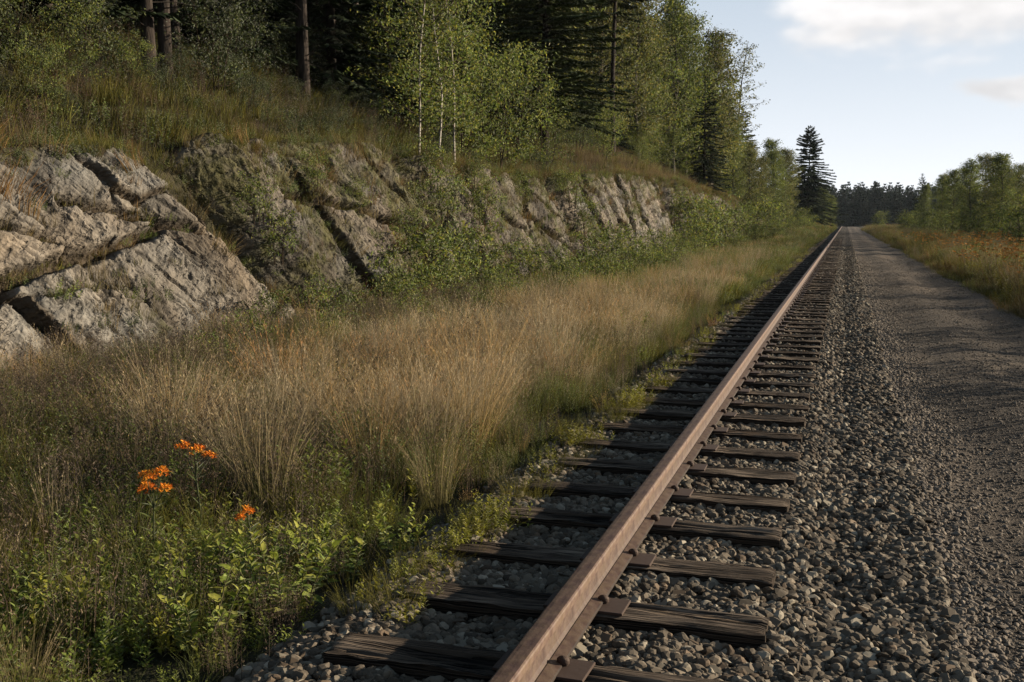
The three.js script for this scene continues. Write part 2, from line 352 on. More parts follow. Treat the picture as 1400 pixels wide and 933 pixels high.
// ------------------------------------------------------------------ the rail
{
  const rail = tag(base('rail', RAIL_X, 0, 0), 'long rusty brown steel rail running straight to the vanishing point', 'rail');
  const lay = (name, prof, col) => {                // prof: closed outline [x, y] counter-clockwise
    const b = new MB(), zs = [];
    for (let zz = -8; zz < 345; zz += zz < 30 ? 0.5 : 4) zs.push(zz);
    let per = 0;
    for (let k = 0; k < prof.length; k++) {
      const [x0, y0] = prof[k], [x1, y1] = prof[(k + 1) % prof.length], l = Math.hypot(x1 - x0, y1 - y0), nx = (y1 - y0) / l, ny = -(x1 - x0) / l, ids = [];
      for (const zz of zs) { const wob = n3(zz * 0.07, 2.2) * 0.012, c = col(k, zz); ids.push([b.v(x0 + wob, y0, -zz, nx, ny, 0, c, per * 3, zz * 2.3), b.v(x1 + wob, y1, -zz, nx, ny, 0, c, (per + l) * 3, zz * 2.3)]); }
      for (let j = 0; j < zs.length - 1; j++) { b.tri(ids[j][0], ids[j + 1][1], ids[j][1]); b.tri(ids[j][0], ids[j + 1][0], ids[j + 1][1]); }
      per += l;
    }
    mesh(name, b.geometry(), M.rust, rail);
  };
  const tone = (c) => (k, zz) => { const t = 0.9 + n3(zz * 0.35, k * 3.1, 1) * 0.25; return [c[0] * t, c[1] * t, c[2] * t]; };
  const faces = (list, c, litTone) => (k, zz) => tone(list.includes(k) ? litTone : c)(k, zz);  // right-hand faces carry painted sunlight, the other faces a darker tone
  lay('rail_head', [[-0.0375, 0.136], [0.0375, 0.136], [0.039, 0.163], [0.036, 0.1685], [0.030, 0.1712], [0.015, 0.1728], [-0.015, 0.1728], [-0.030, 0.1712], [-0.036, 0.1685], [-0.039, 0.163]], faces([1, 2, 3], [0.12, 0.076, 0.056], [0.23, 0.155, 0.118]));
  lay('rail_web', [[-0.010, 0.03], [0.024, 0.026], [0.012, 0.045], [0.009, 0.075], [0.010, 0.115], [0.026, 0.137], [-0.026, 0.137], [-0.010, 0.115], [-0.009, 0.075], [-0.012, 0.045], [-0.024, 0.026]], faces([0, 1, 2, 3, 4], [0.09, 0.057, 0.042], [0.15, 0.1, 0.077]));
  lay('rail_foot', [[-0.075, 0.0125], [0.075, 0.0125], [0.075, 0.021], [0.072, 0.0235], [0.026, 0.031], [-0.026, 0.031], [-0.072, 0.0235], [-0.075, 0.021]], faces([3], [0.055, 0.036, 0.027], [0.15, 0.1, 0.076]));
}

// ------------------------------------------------------------------ sleepers with tie plates and spikes
{
  const plateGeo = (() => { const s = new THREE.Shape(); s.moveTo(-0.17, -0.085); s.lineTo(0.17, -0.085); s.lineTo(0.17, 0.085); s.lineTo(-0.17, 0.085); s.closePath(); const g = new THREE.ExtrudeGeometry(s, { depth: 0.008, bevelEnabled: true, bevelSize: 0.003, bevelThickness: 0.002, bevelSegments: 1 }); g.rotateX(-Math.PI / 2); g.translate(0, 0.003, 0); return g; })();
  const spikeGeo = (() => {                       // square shank, domed head hooked over the rail foot
    const g = new THREE.SphereGeometry(1, 8, 5), p = g.attributes.position;
    for (let i = 0; i < p.count; i++) { const x = p.getX(i), y = p.getY(i), z = p.getZ(i); p.setXYZ(i, x * 0.026 - 0.012, y < 0 ? 0.028 + y * 0.03 : 0.028 + y * 0.018, z * 0.02 * (1 + 0.2 * x)); }
    g.computeVertexNormals(); return g;
  })();
  function sleeperGeo(seed, rot) {
    const r = RNG(seed), b = new MB(), L = 1.6, W = 0.215, Dp = 0.17, nx = 64, nz = 14, ids = [];
    const cracks = []; for (let k = 0; k < 5; k++) cracks.push([-W / 2 + 0.02 + r() * (W - 0.04), 0.004 + r() * 0.008, 0.008 + r() * 0.022 * (1 + rot), (r() - 0.5) * 0.04, r() * 2 - 1, 0.25 + r() * 0.9]);
    const top = (x, z) => {
      let y = fbm(x * 3, z * 16, seed, 3) * 0.02 + fbm(x * 7, z * 60, seed, 2) * 0.006 - rot * 0.014 * sst(0.7, 0.8, Math.abs(x)) * (0.5 + fbm(x * 5, z * 18, seed + 4, 3));
      for (const [z0, w, d, sl, x0, len] of cracks) { const t = (z - z0 - sl * x - 0.01 * n3(x * 4, seed, z0 * 40)) / w, e = 1 - sst(len * 0.5, len, Math.abs(x - x0)); y -= d * Math.exp(-t * t) * e; }
      const e = Math.min(W / 2 - Math.abs(z), L / 2 - Math.abs(x));
      return y - 0.007 * (1 - sst(0, 0.02, e)) * (1 + n3(x * 9, z * 9, seed));
    };
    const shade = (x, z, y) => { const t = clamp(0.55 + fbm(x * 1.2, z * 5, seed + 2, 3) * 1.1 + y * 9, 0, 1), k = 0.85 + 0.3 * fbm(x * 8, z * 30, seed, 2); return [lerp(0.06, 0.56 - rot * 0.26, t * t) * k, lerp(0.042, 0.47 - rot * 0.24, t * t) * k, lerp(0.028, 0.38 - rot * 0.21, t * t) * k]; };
    for (let j = 0; j <= nz; j++) { ids.push([]); for (let i = 0; i <= nx; i++) { const x = -L / 2 + (L * i) / nx + (i === 0 || i === nx ? n3(j * 0.5, seed, i) * 0.014 : 0), z = -W / 2 + (W * j) / nz + (j === 0 || j === nz ? n3(i * 0.3, seed, j) * 0.008 : 0), y = top(x, z); ids[j].push(b.v(x, y, z, 0, 1, 0, shade(x, z, y), x / 1.1 + seed * 0.37, z / 0.45 + seed * 0.21)); } }
    for (let j = 0; j < nz; j++) for (let i = 0; i < nx; i++) { b.tri(ids[j][i], ids[j + 1][i], ids[j + 1][i + 1]); b.tri(ids[j][i], ids[j + 1][i + 1], ids[j][i + 1]); }
    const rim = []; for (let i = 0; i <= nx; i++) rim.push(ids[nz][i]); for (let j = nz - 1; j >= 0; j--) rim.push(ids[j][nx]); for (let i = nx - 1; i >= 0; i--) rim.push(ids[0][i]); for (let j = 1; j < nz; j++) rim.push(ids[j][0]);
    const P = (k) => [b.p[k * 3], b.p[k * 3 + 1], b.p[k * 3 + 2]];
    for (let k = 0; k < rim.length; k++) {
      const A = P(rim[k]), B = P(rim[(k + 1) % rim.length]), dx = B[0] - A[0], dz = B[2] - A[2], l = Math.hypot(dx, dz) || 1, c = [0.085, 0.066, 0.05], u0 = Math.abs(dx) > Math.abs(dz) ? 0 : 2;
      const q = [[A[0], A[1], A[2]], [A[0], -Dp, A[2]], [B[0], -Dp, B[2]], [B[0], B[1], B[2]]].map((p) => b.v(p[0], p[1], p[2], -dz / l, 0, dx / l, c, (u0 ? p[1] : p[0]) / 1.1, (u0 ? p[2] : p[1]) / 0.45));
      b.tri(q[0], q[1], q[2]); b.tri(q[0], q[2], q[3]);
    }
    const g = b.geometry();
    g.computeVertexNormals(); return g;
  }
  const geos = [[3, 0], [8, 0.6], [14, 0.2], [21, 1], [27, 0.4], [33, 0]].map(([s, rot]) => sleeperGeo(s, rot));
  const r = RNG(77), ORD = ['first', 'second', 'third', 'fourth', 'fifth', 'sixth', 'seventh', 'eighth', 'ninth', 'tenth', 'eleventh', 'twelfth'];
  for (let k = 0; k < 150; k++) {
    const z = SLEEPER_Z0 - k * SLEEPER_STEP + (r() - 0.5) * 0.03;
    const s = tag(base('wooden_sleeper', -1.065 + (r() - 0.5) * 0.03, (r() - 0.5) * 0.012 - 0.003, z, (r() - 0.5) * 0.022), null, 'sleeper', 'wooden sleepers under the rusty rail');
    const wood = mesh('timber', geos[(k * 5 + ((r() * 6) | 0)) % 6], M.wood, s); wood.rotation.y = r() < 0.5 ? Math.PI : 0;
    const plate = mesh('tie_plate', plateGeo, M.iron, s); plate.position.x = RAIL_X - s.position.x + 0.012; plate.rotation.y = (r() - 0.5) * 0.08;
    for (const d of [-1, 1]) { const sp = mesh('spike', spikeGeo, M.iron, s); sp.position.set(RAIL_X - s.position.x + d * 0.092, 0.002, (r() - 0.5) * 0.07); sp.rotation.y = d > 0 ? 0 : Math.PI; }
    s.userData.label = k >= 2 && k < 14 ? `weathered cracked wooden sleeper under the rail, ${ORD[k - 2]} complete one counted from the near end` : k < 2 ? `wooden sleeper ${k ? 'just behind' : 'nearest'} the near end of the rail, cut by the photo edge` : 'small weathered wooden sleeper farther along the track under the rusty rail';
  }
}

// ------------------------------------------------------------------ the rock cut
function worley(x, y, seed) {
  const x0 = Math.floor(x), y0 = Math.floor(y); let f1 = 9, f2 = 9, id = 0, cx = 0, cy = 0;
  for (let j = -1; j <= 1; j++) for (let i = -1; i <= 1; i++) {
    const ix = x0 + i, iy = y0 + j, px = ix + 0.1 + 0.8 * hash2(ix, iy, seed), py = iy + 0.1 + 0.8 * hash2(ix, iy, seed + 1), d = Math.hypot(px - x, py - y);
    if (d < f1) { f2 = f1; f1 = d; id = ix * 4099 + iy; cx = px; cy = py; } else if (d < f2) f2 = d;
  }
  return { f1, f2, id, dx: x - cx, dy: y - cy };
}
const ledges = [];                              // places on the rock where plants hold on: [x, y, z, moisture]
const SEGMENTS = [
  { u0: 5.5, u1: 17.7, phi: 0.95, du: 0.022, ds: 0.021, moss: 0.0, label: 'pale beige slanting rock slabs split by a diagonal crack, nearest outcrop of the cut', tone: 1.0,
    cracks: [[9, 0.95, 14.3, 2.0, 0.16], [12.3, 2.45, 16.4, 1.75, 0.14], [9.6, 2.5, 12.4, 1.55, 0.10], [12.4, 2.45, 13.0, 1.75, 0.07], [7, 0.2, 10.6, 1.15, 0.12]] },
  { u0: 17.5, u1: 26.4, phi: 1.0, du: 0.032, ds: 0.028, moss: 0.5, label: 'mossy rock outcrop with a bright block at its top, beside the pale slanting slabs', tone: 0.74, cracks: [[17.5, 2.6, 22, 1.9, 0.16], [21.5, 1.9, 25, 1.75, 0.2]] },
  { u0: 26.2, u1: 39.4, phi: 0.85, du: 0.055, ds: 0.04, moss: 0.45, label: 'grey mossy rock outcrop with slanting ribs below the birch saplings', tone: 0.78, cracks: [[28, 3, 34, 0.6, 0.2], [30.5, 3, 36, 1, 0.16], [34, 2.9, 38, 1.3, 0.14]] },
  { u0: 39.0, u1: 60.8, phi: 1.2, du: 0.085, ds: 0.05, moss: 0.2, label: 'pale columned rock outcrop with dark recesses under the grassy mound', tone: 1.0, cracks: [[41, 4, 43, 0, 0.4], [45, 4, 48, 0.6, 0.45], [50.5, 3.8, 52, 0.8, 0.5], [47, 3.9, 49, 1.6, 0.25]] },
  { u0: 60.2, u1: 108, phi: 1.0, du: 0.16, ds: 0.07, moss: 0.4, label: 'low dark rock outcrop half hidden by bushes, farthest along the cut', tone: 0.7, cracks: [[66, 4, 69, 0, 0.4], [76, 3.6, 80, 0, 0.4], [88, 3.4, 92, 0, 0.4]] },
];
SEGMENTS.forEach((S, si) => {
  const cph = Math.cos(S.phi), sph = Math.sin(S.phi), SMAX = 5.4, r = RNG(900 + si);
  const nu = Math.ceil((S.u1 - S.u0) / S.du), ns = Math.ceil(SMAX / S.ds), k07 = 0.7;
  const P = [], C = [], U = [], ID = [];
  for (let j = 0; j <= ns; j++) for (let i = 0; i <= nu; i++) {
    const u = S.u0 + (i / nu) * (S.u1 - S.u0), s = -0.55 + (j / ns) * SMAX, a = u - k07 * Math.max(s, -0.2);
    const edgeU = Math.min(u - S.u0, S.u1 - u);
    const xb = wallX0(a) + bay(a), yb = wallY0(a) - 0.1, xt = wallX1(a) + bay(a) * 0.7, yt = wallY1(a);
    const dx = xt - xb, dy = yt - yb, len = Math.hypot(dx, dy), t = s / len;
    let x, y, nx = dy / len, ny = -dx / len;
    if (t < 1) { x = xb + dx * t - 0.18 * Math.sin(Math.PI * clamp(t, 0, 1)) * -1; y = yb + dy * t; } else { const o = (t - 1) * len; x = xt - o * 0.9; y = yt + o * 0.12 - o * o * 0.18; nx = lerp(nx, 0.25, sst(0, 0.5, o)); ny = lerp(ny, 0.97, sst(0, 0.5, o)); }
    // fractured surface: big blocks, ribs and chips lying along the dip of the strata
    const w1 = fbm(a * 0.9, s * 0.9, si, 3), w2 = fbm(a * 2.2, s * 2.2, si + 4, 3);
    const p = a * cph - s * sph + w1 * 0.5, q = a * sph + s * cph + w2 * 0.10 + w1 * 0.15;
    const B = worley(p / 2.9, q / 1.55, 11 + si), m = worley(p / 1.25, q / 0.34, 41 + si), c = worley(p / 0.34 + w2, q / 0.085, 71 + si), cc = worley(p / 0.16, q / 0.05, 91 + si);
    const hb = hash2(B.id, 3, si), hm = hash2(m.id, 5, si), hc = hash2(c.id, 6, si), ht = hash2(m.id, 8, si);
    let d = (hb - 0.5) * 0.26 + B.dy * (hash2(B.id, 9, si) - 0.4) * 0.22 + B.dx * (hash2(B.id, 10, si) - 0.5) * 0.2;
    d += (hm - 0.5) * 0.10 + m.dy * (ht - 0.3) * 0.13 + m.dx * (hash2(m.id, 12, si) - 0.5) * 0.1 - 0.05 * Math.exp(-(((m.f2 - m.f1) / 0.07) ** 2)) * (hm > 0.35 ? 1 : 0);
    d += (hc - 0.5) * 0.05 + c.dy * 0.045 + (hash2(cc.id, 4, si) - 0.5) * 0.022;
    d += fbm(a * 3.5, s * 3.5, 3, 3) * 0.05;
    let groove = Math.exp(-(((B.f2 - B.f1) / 0.03) ** 4)) * 0.8;
    for (const [ca, cs, da, ds2, wd] of S.cracks) {
      const vx = da - ca, vy = ds2 - cs, tt = clamp(((a - ca) * vx + (s - cs) * vy) / (vx * vx + vy * vy), 0, 1), dist = Math.hypot(a - ca - vx * tt, s - cs - vy * tt) + w2 * 0.12;
      const g = Math.exp(-((dist / (wd * 0.6)) ** 4)); d -= g * (0.1 + wd * 0.9); groove = Math.max(groove, g);
    }
    d -= groove * 0.1;
    d *= sst(-0.15, 0.35, edgeU) * (0.35 + 0.65 * sst(-0.5, 0.3, s));
    d -= gully(a, s) * 0.9 + 0.5 * (1 - sst(0, 0.5, edgeU));
    d -= 0.25 * sst(1.0, 1.12, t);
    x += nx * d; y += ny * d;
    const z = -(a + (hm - 0.5) * 0.05);
    P.push(x, y, z);
    // stone colour, stains, moss and soil in the cracks
    const seam = Math.exp(-(((m.f2 - m.f1) / 0.05) ** 2)) * 0.6 + (hc < 0.16 ? 0.5 : 0) + (hash2(cc.id, 7, si) < 0.1 ? 0.35 : 0);
    const moss = clamp(sst(0.12, 0.4, fbm(a * 0.9, s * 0.9, 14, 4) + S.moss * 0.6 - 0.04 + 0.14 * sst(0.7, 1, t)) + sst(0.95, 1.05, t), 0, 1), soil = clamp(groove * 1.2 + sst(0.98, 1.06, t), 0, 1);
    const stain = sst(-0.08, 0.32, fbm(a * 0.55, s * 0.3, 23, 4) + 0.12 * (1 - S.tone)), tn = S.tone * (0.8 + 0.3 * hm + 0.14 * (hc - 0.5)) * (1 - 0.55 * stain) * (1 - 0.65 * Math.min(1, seam)), warm = fbm(a * 0.7, s * 0.7, 31, 3);
    let col = [0.242 * tn * (1 + warm * 0.22), 0.213 * tn, 0.178 * tn * (1 - warm * 0.25)];
    const mc = [0.08, 0.078, 0.022], sc = [0.06, 0.042, 0.024];
    const mk = moss * 0.75 * (0.4 + 0.6 * sst(0.3, 0.6, hc));
    col = col.map((v, n) => lerp(lerp(v, mc[n], mk), sc[n], soil * 0.85));
    C.push(...col); { const ua = (-z * 0.85 + x * 0.75) / 1.4, va = (y + x * 0.4) / 1.4; U.push(ua * cph - va * sph, ua * sph + va * cph); }; ID.push(B.id);
    if (t > 0.02 && t < 1.12 && edgeU > 0.2 && r() < (groove > 0.5 ? 0.035 : 0.0035 + 0.022 * S.moss * S.moss + 0.03 * sst(0.86, 0.97, t)) * (S.du * S.ds) / 0.001) ledges.push([x, y, z, t > 0.9 ? 2 : groove, a]);
  }
  // normals over the whole face, then cut into the slabs between the main joints
  const whole = new THREE.BufferGeometry(), idx = [], quadId = [];
  whole.setAttribute('position', new THREE.Float32BufferAttribute(P, 3));
  for (let j = 0; j < ns; j++) for (let i = 0; i < nu; i++) { const a = j * (nu + 1) + i, b = a + 1, c = a + nu + 2, d = a + nu + 1; idx.push(a, b, c, a, c, d); quadId.push(ID[a]); }
  whole.setIndex(idx); whole.computeVertexNormals();
  const N = whole.attributes.normal.array, am = (S.u0 + S.u1) / 2 - 1, bx = wallX0(am), by = H(bx, -am);
  const g = tag(base('rock_outcrop', bx, by, -am), S.label, 'rock outcrop');
  const groups = new Map();
  quadId.forEach((id, k) => { if (!groups.has(id)) groups.set(id, []); groups.get(id).push(k); });
  let small = [];
  const build = (quads) => {
    const map = new Map(), b = new MB();
    const at = (v) => { if (!map.has(v)) map.set(v, b.v(P[v * 3] - bx, P[v * 3 + 1] - by, P[v * 3 + 2] + am, N[v * 3], N[v * 3 + 1], N[v * 3 + 2], [C[v * 3], C[v * 3 + 1], C[v * 3 + 2]], U[v * 2], U[v * 2 + 1])); return map.get(v); };
    for (const k of quads) for (let e = 0; e < 6; e += 3) b.tri(at(idx[k * 6 + e]), at(idx[k * 6 + e + 1]), at(idx[k * 6 + e + 2]));
    mesh('rock_slab', b.geometry(), M.rock, g);
  };
  for (const quads of groups.values()) { if (quads.length * S.du * S.ds < 0.35) small = small.concat(quads); else build(quads); }
  if (small.length) build(small);
});

// ------------------------------------------------------------------ small plants (shapes shared by the scattered stuff)
const unit = (x, y, z) => { const l = Math.hypot(x, y, z) || 1; return [x / l, y / l, z / l]; };
function blade(b, r, x, z, h, w, lean, az, c0, c1, segs, head) {
  const ax = Math.cos(az), az_ = Math.sin(az), tw = r() * 6.28, sx = Math.cos(tw), sz = Math.sin(tw); let prev = null;
  for (let k = 0; k <= segs; k++) {
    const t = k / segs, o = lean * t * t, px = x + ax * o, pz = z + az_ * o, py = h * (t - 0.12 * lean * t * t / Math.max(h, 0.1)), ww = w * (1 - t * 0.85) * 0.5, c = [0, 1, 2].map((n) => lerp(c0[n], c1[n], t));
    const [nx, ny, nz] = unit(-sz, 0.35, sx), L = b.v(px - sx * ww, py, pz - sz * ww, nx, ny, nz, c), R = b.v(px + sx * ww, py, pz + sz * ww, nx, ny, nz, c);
    if (prev) b.i.push(prev[0], prev[1], R, prev[0], R, L);
    prev = [L, R];
  }
  if (head) for (let k = 0; k < head; k++) {
    const t = 0.8 + 0.22 * r(), o = lean * t * t, d = unit(r() - 0.5 + ax * 0.5, 0.9, r() - 0.5 + az_ * 0.5), s = unit(r() - 0.5, r() - 0.5, r() - 0.5);
    b.leaf(x + ax * o, h * (t - 0.12 * lean * t * t / Math.max(h, 0.1)), z + az_ * o, d[0], d[1], d[2], s[0], s[1], s[2], 0.022 + 0.02 * r(), 0.004 + 0.003 * r(), c1);
  }
}
function tuft(seed, n, h, spread, lean, w, c0, c1, segs = 3, head = 0) {
  const r = RNG(seed), b = new MB();
  for (let k = 0; k < n; k++) { const a = r() * 6.28, d = spread * Math.sqrt(r()), v = 0.75 + r() * 0.5, hh = h * (0.45 + 0.65 * r()); blade(b, r, Math.cos(a) * d, Math.sin(a) * d, hh, w * (0.7 + 0.6 * r()), lean * hh * (0.2 + r()), a + (r() - 0.5) * 1.6, c0.map((x) => x * v), c1.map((x) => x * v), segs, r() < 0.6 ? head : 0); }
  return b.geometry();
}
function forb(seed, stems, h, spread, leaves, len, wid, lc, stc, up = 0.5, tipc = null) {
  const r = RNG(seed), b = new MB();
  for (let k = 0; k < stems; k++) {
    const a = r() * 6.28, d = spread * Math.sqrt(r()), hh = h * (0.55 + 0.55 * r()), le = 0.25 * hh * r(), x0 = Math.cos(a) * d, z0 = Math.sin(a) * d;
    blade(b, r, x0, z0, hh, 0.006, le, a, stc, stc, 3, 0);
    for (let m = 0; m < leaves; m++) {
      const t = 0.15 + 0.87 * (m + r() * 0.5) / leaves, o = le * t * t, az = m * 2.4 + r(), el = up * (0.4 + r()), f = 1 - 0.45 * t, v = 0.7 + r() * 0.65, c = (tipc && t > 0.8 ? tipc : lc).map((q) => q * v);
      const dd = [Math.cos(az) * Math.cos(el), Math.sin(el), Math.sin(az) * Math.cos(el)], tw = (r() - 0.5) * 1.2, s = unit(-Math.sin(az), tw, Math.cos(az));
      b.leaf(x0 + Math.cos(a) * o, hh * t, z0 + Math.sin(a) * o, dd[0], dd[1], dd[2], s[0], s[1], s[2], len * f * (0.7 + 0.6 * r()), wid * f * (0.8 + 0.4 * r()), c);
    }
  }
  return b.geometry();
}
function weed(seed, stems, h, spread, c) {      // dry branching stalk with seed clusters
  const r = RNG(seed), b = new MB();
  for (let k = 0; k < stems; k++) {
    const a = r() * 6.28, d = spread * Math.sqrt(r()), hh = h * (0.6 + 0.5 * r()), x0 = Math.cos(a) * d, z0 = Math.sin(a) * d, le = 0.2 * hh * r();
    blade(b, r, x0, z0, hh, 0.006, le, a, c, c, 3, 0);
    for (let m = 0; m < 34; m++) {
      const t = 0.35 + 0.67 * r(), o = le * t * t, az = r() * 6.28, rr = 0.07 * (1.15 - t) + 0.015, v = 0.6 + r() * 0.9, dd = unit(Math.cos(az), 0.4 + r(), Math.sin(az)), s = unit(r() - 0.5, r() - 0.5, r() - 0.5);
      b.leaf(x0 + Math.cos(a) * o + dd[0] * rr * r(), hh * t, z0 + Math.sin(a) * o + dd[2] * rr * r(), dd[0], dd[1], dd[2], s[0], s[1], s[2], 0.012 + 0.02 * r(), 0.005 + 0.006 * r(), c.map((q) => q * v));
    }
  }
  return b.geometry();
}
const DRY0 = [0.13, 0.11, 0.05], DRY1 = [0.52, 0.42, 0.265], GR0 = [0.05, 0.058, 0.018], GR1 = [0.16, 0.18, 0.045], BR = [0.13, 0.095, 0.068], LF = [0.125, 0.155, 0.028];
const G = {
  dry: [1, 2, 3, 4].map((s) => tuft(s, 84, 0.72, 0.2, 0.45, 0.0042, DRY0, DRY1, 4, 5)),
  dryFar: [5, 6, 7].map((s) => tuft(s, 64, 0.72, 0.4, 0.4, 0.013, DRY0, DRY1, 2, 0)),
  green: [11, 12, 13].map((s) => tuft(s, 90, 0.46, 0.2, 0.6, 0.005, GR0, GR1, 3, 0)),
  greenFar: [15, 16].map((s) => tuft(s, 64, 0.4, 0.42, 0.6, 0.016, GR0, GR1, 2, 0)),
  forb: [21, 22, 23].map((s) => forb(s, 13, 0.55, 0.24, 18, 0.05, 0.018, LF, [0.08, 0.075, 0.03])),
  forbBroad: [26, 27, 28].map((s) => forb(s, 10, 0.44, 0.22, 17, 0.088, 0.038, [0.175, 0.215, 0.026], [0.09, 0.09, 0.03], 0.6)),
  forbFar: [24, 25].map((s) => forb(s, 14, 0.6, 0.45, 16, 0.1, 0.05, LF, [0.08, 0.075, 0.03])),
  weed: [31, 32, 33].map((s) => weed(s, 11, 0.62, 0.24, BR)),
};
const TINT = { dry: [1, 1, 1], gold: [1.0, 0.85, 0.6], green: [1, 1, 1], olive: [1.25, 1.0, 0.75], rust: [1.15, 0.78, 0.52] };
{
  const r = RNG(1234), log = (a, b) => a * Math.exp(r() * Math.log(b / a));
  const dry = [], dryFar = [], green = [], greenFar = [], forbs = [], broad = [], forbFar = [], weeds = [];
  const put = (list, x, z, s, c, lean = 0.18, sy = 1) => list.push({ k: (r() * 12) | 0, x, y: (x > -2.12 && x < -1 ? bedY(x, z) : H(x, z)) - 0.03, z, rx: (r() - 0.5) * lean, rz: (r() - 0.5) * lean, ry: r() * 6.28, s: [s, s * sy, s], c });
  // the verge between the sleepers and the rock
  for (let n = 0; n < 21000; n++) {
    const zz = log(1.8, 240), z = -zz, w = wallX0(zz) + bay(zz) + 0.2, f = Math.pow(r(), 0.85), edge = -1.84 - 0.22 * (1 - sst(4.5, 8, zz)) - 0.13 * (1 + fbm(z * 0.9, 4, 4, 3) * 2), x = lerp(edge, w, f), d = edge - x;
    const patch = fbm(x * 0.45, z * 0.3, 9, 3), patch2 = fbm(x * 0.7, z * 0.5, 19, 3), far = zz > 24, sc = 1 + zz * 0.006, pick = r();
    const near = sst(-0.15, 1.3, d) * (0.62 + 0.38 * sst(5.2, 7, zz)) * (1 - 0.35 * sst(4.6, 6.6, d)), v = 0.75 + r() * 0.5, mix = fbm(x * 0.3, z * 0.12, 51, 3);
    if (Math.hypot(x + 3.5, z + 5.7) < 0.35 || (fbm(x * 1.3, z * 1.1, 71, 3) < -0.1 && r() < 0.85)) continue;
    // tall straw grass fills the middle; leafy weeds grow towards the camera and the rock
    const straw = clamp(sst(0.5, 1.4, d) * (1 - sst(3.6, 5.6, d)) * sst(4.8, 7.0, zz) * (0.95 - 0.5 * sst(16, 40, zz)) * (1 - 0.85 * sst(0, 0.9, -3.7 - (zz - 6) * 0.6 - x)) + patch * 2.3 - 0.14 - Math.max(0, mix) * 1.0 * sst(10, 24, zz), 0.07, 0.7) * (1 - 0.75 * (1 - sst(4.4, 6.2, zz)));
    if (d < 0.3 && r() < 0.25) continue;
    if (pick < straw) { const c = dust(r, r() < 0.3 ? TINT.gold : r() < 0.1 + sst(20, 50, zz) * 0.2 ? TINT.rust : TINT.dry, 0.22); put(far ? dryFar : dry, x, z, (0.42 + 0.62 * r() * r() + 0.1) * sc * lerp(0.3, 1, near), c.map((q) => q * v), 0.3, (0.9 + 0.3 * r()) * (1 - 0.3 * sst(18, 40, zz))); }
    else if (pick < straw + (1 - straw) * 0.36) put(far ? greenFar : green, x, z, (0.6 + 0.6 * r()) * sc * lerp(0.36, 1.1, near), dust(r, r() < 0.5 ? TINT.green : TINT.olive, 0.25), 0.3);
    else if (pick < straw + (1 - straw) * (0.86 + patch2 * 0.5 - 0.17 * sst(2.0, 4.5, d)) || far) put(far ? forbFar : (zz < 6.5 && d < 2.6 || patch2 > 0.25) ? broad : forbs, x, z, (0.5 + 0.6 * r()) * sc * lerp(0.3, 1, near) * (far ? 0.8 : 1), dust(r, r() < 0.25 ? TINT.olive : TINT.green, 0.3));
    else put(weeds, x, z, (0.6 + 0.6 * r()) * sc * lerp(0.5, 1, near), dust(r, [1, 1, 1], 0.3));
  }
  // taller fountain shaped straw clumps
  const fount = [];
  for (let n = 0; n < 150; n++) { const zz = log(6.4, 45), x = -2.7 - r() * 3.0; if (fbm(x * 0.5, zz * 0.3, 61, 3) < -0.02) continue; fount.push({ k: n, x, y: H(x, -zz) - 0.03, z: -zz, rx: (r() - 0.5) * 0.25, rz: (r() - 0.5) * 0.25, ry: r() * 6.28, s: (0.65 + 0.4 * r()) * (1 + zz * 0.004), c: dust(r, r() < 0.4 ? [1, 0.86, 0.62] : [1, 1, 1], 0.18) }); }
  // sparse sprigs in the ballast, by the road and along its middle
  for (let n = 0; n < 300; n++) { const zz = log(4, 60), x = -2.0 + r() * 0.3; put(n % 3 ? green : broad, x, -zz, 0.2 + 0.3 * r(), dust(r, TINT.olive, 0.3)); }
  // the field to the right of the road
  for (let n = 0; n < 9500; n++) {
    const zz = log(5, 230), z = -zz, e = roadRight(zz), x = e - 0.05 + Math.pow(r(), 1.5) * Math.min(26, 5 + zz * 0.25), pick = r(), far = zz > 20, sc = 1 + zz * 0.005, near = sst(0, 0.9, x - e);
    if (r() < 0.2 * (1 - near)) continue;
    if (pick < 0.36) put(far ? dryFar : dry, x, z, (0.4 + 0.45 * r()) * sc * lerp(0.55, 1, near), dust(r, r() < 0.45 ? TINT.gold : r() < 0.25 ? TINT.rust : TINT.dry, 0.3).map((q) => q * 0.62), 0.3);
    else if (pick < 0.72) put(far ? greenFar : green, x, z, (0.6 + 0.6 * r()) * sc * lerp(0.5, 1, near), dust(r, TINT.olive, 0.3));
    else put(far ? forbFar : r() < 0.5 ? forbs : weeds, x, z, (0.45 + 0.5 * r()) * sc * lerp(0.5, 1, near), dust(r, TINT.olive, 0.35));
  }
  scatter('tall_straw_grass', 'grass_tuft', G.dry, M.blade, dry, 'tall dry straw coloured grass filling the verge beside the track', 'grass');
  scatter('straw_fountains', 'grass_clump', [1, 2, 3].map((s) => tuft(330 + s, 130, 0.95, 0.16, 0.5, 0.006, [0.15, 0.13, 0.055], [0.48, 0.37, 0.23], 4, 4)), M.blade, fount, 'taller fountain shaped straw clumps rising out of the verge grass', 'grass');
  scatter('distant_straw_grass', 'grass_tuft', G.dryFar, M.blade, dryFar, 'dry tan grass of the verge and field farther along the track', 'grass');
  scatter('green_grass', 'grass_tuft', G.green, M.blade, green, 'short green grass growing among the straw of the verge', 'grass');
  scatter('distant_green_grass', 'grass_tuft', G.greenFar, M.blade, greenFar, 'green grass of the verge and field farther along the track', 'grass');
  scatter('leafy_weeds', 'weed', G.forb, M.leaf, forbs, 'small leaved green weeds growing through the verge', 'weeds');
  scatter('broad_leaved_weeds', 'weed', G.forbBroad, M.leaf, broad, 'bright green broad leaved weeds beside the ballast in the near corner', 'weeds');
  scatter('distant_leafy_weeds', 'weed', G.forbFar, M.leaf, forbFar, 'green leafy weeds of the verge farther along the track', 'weeds');
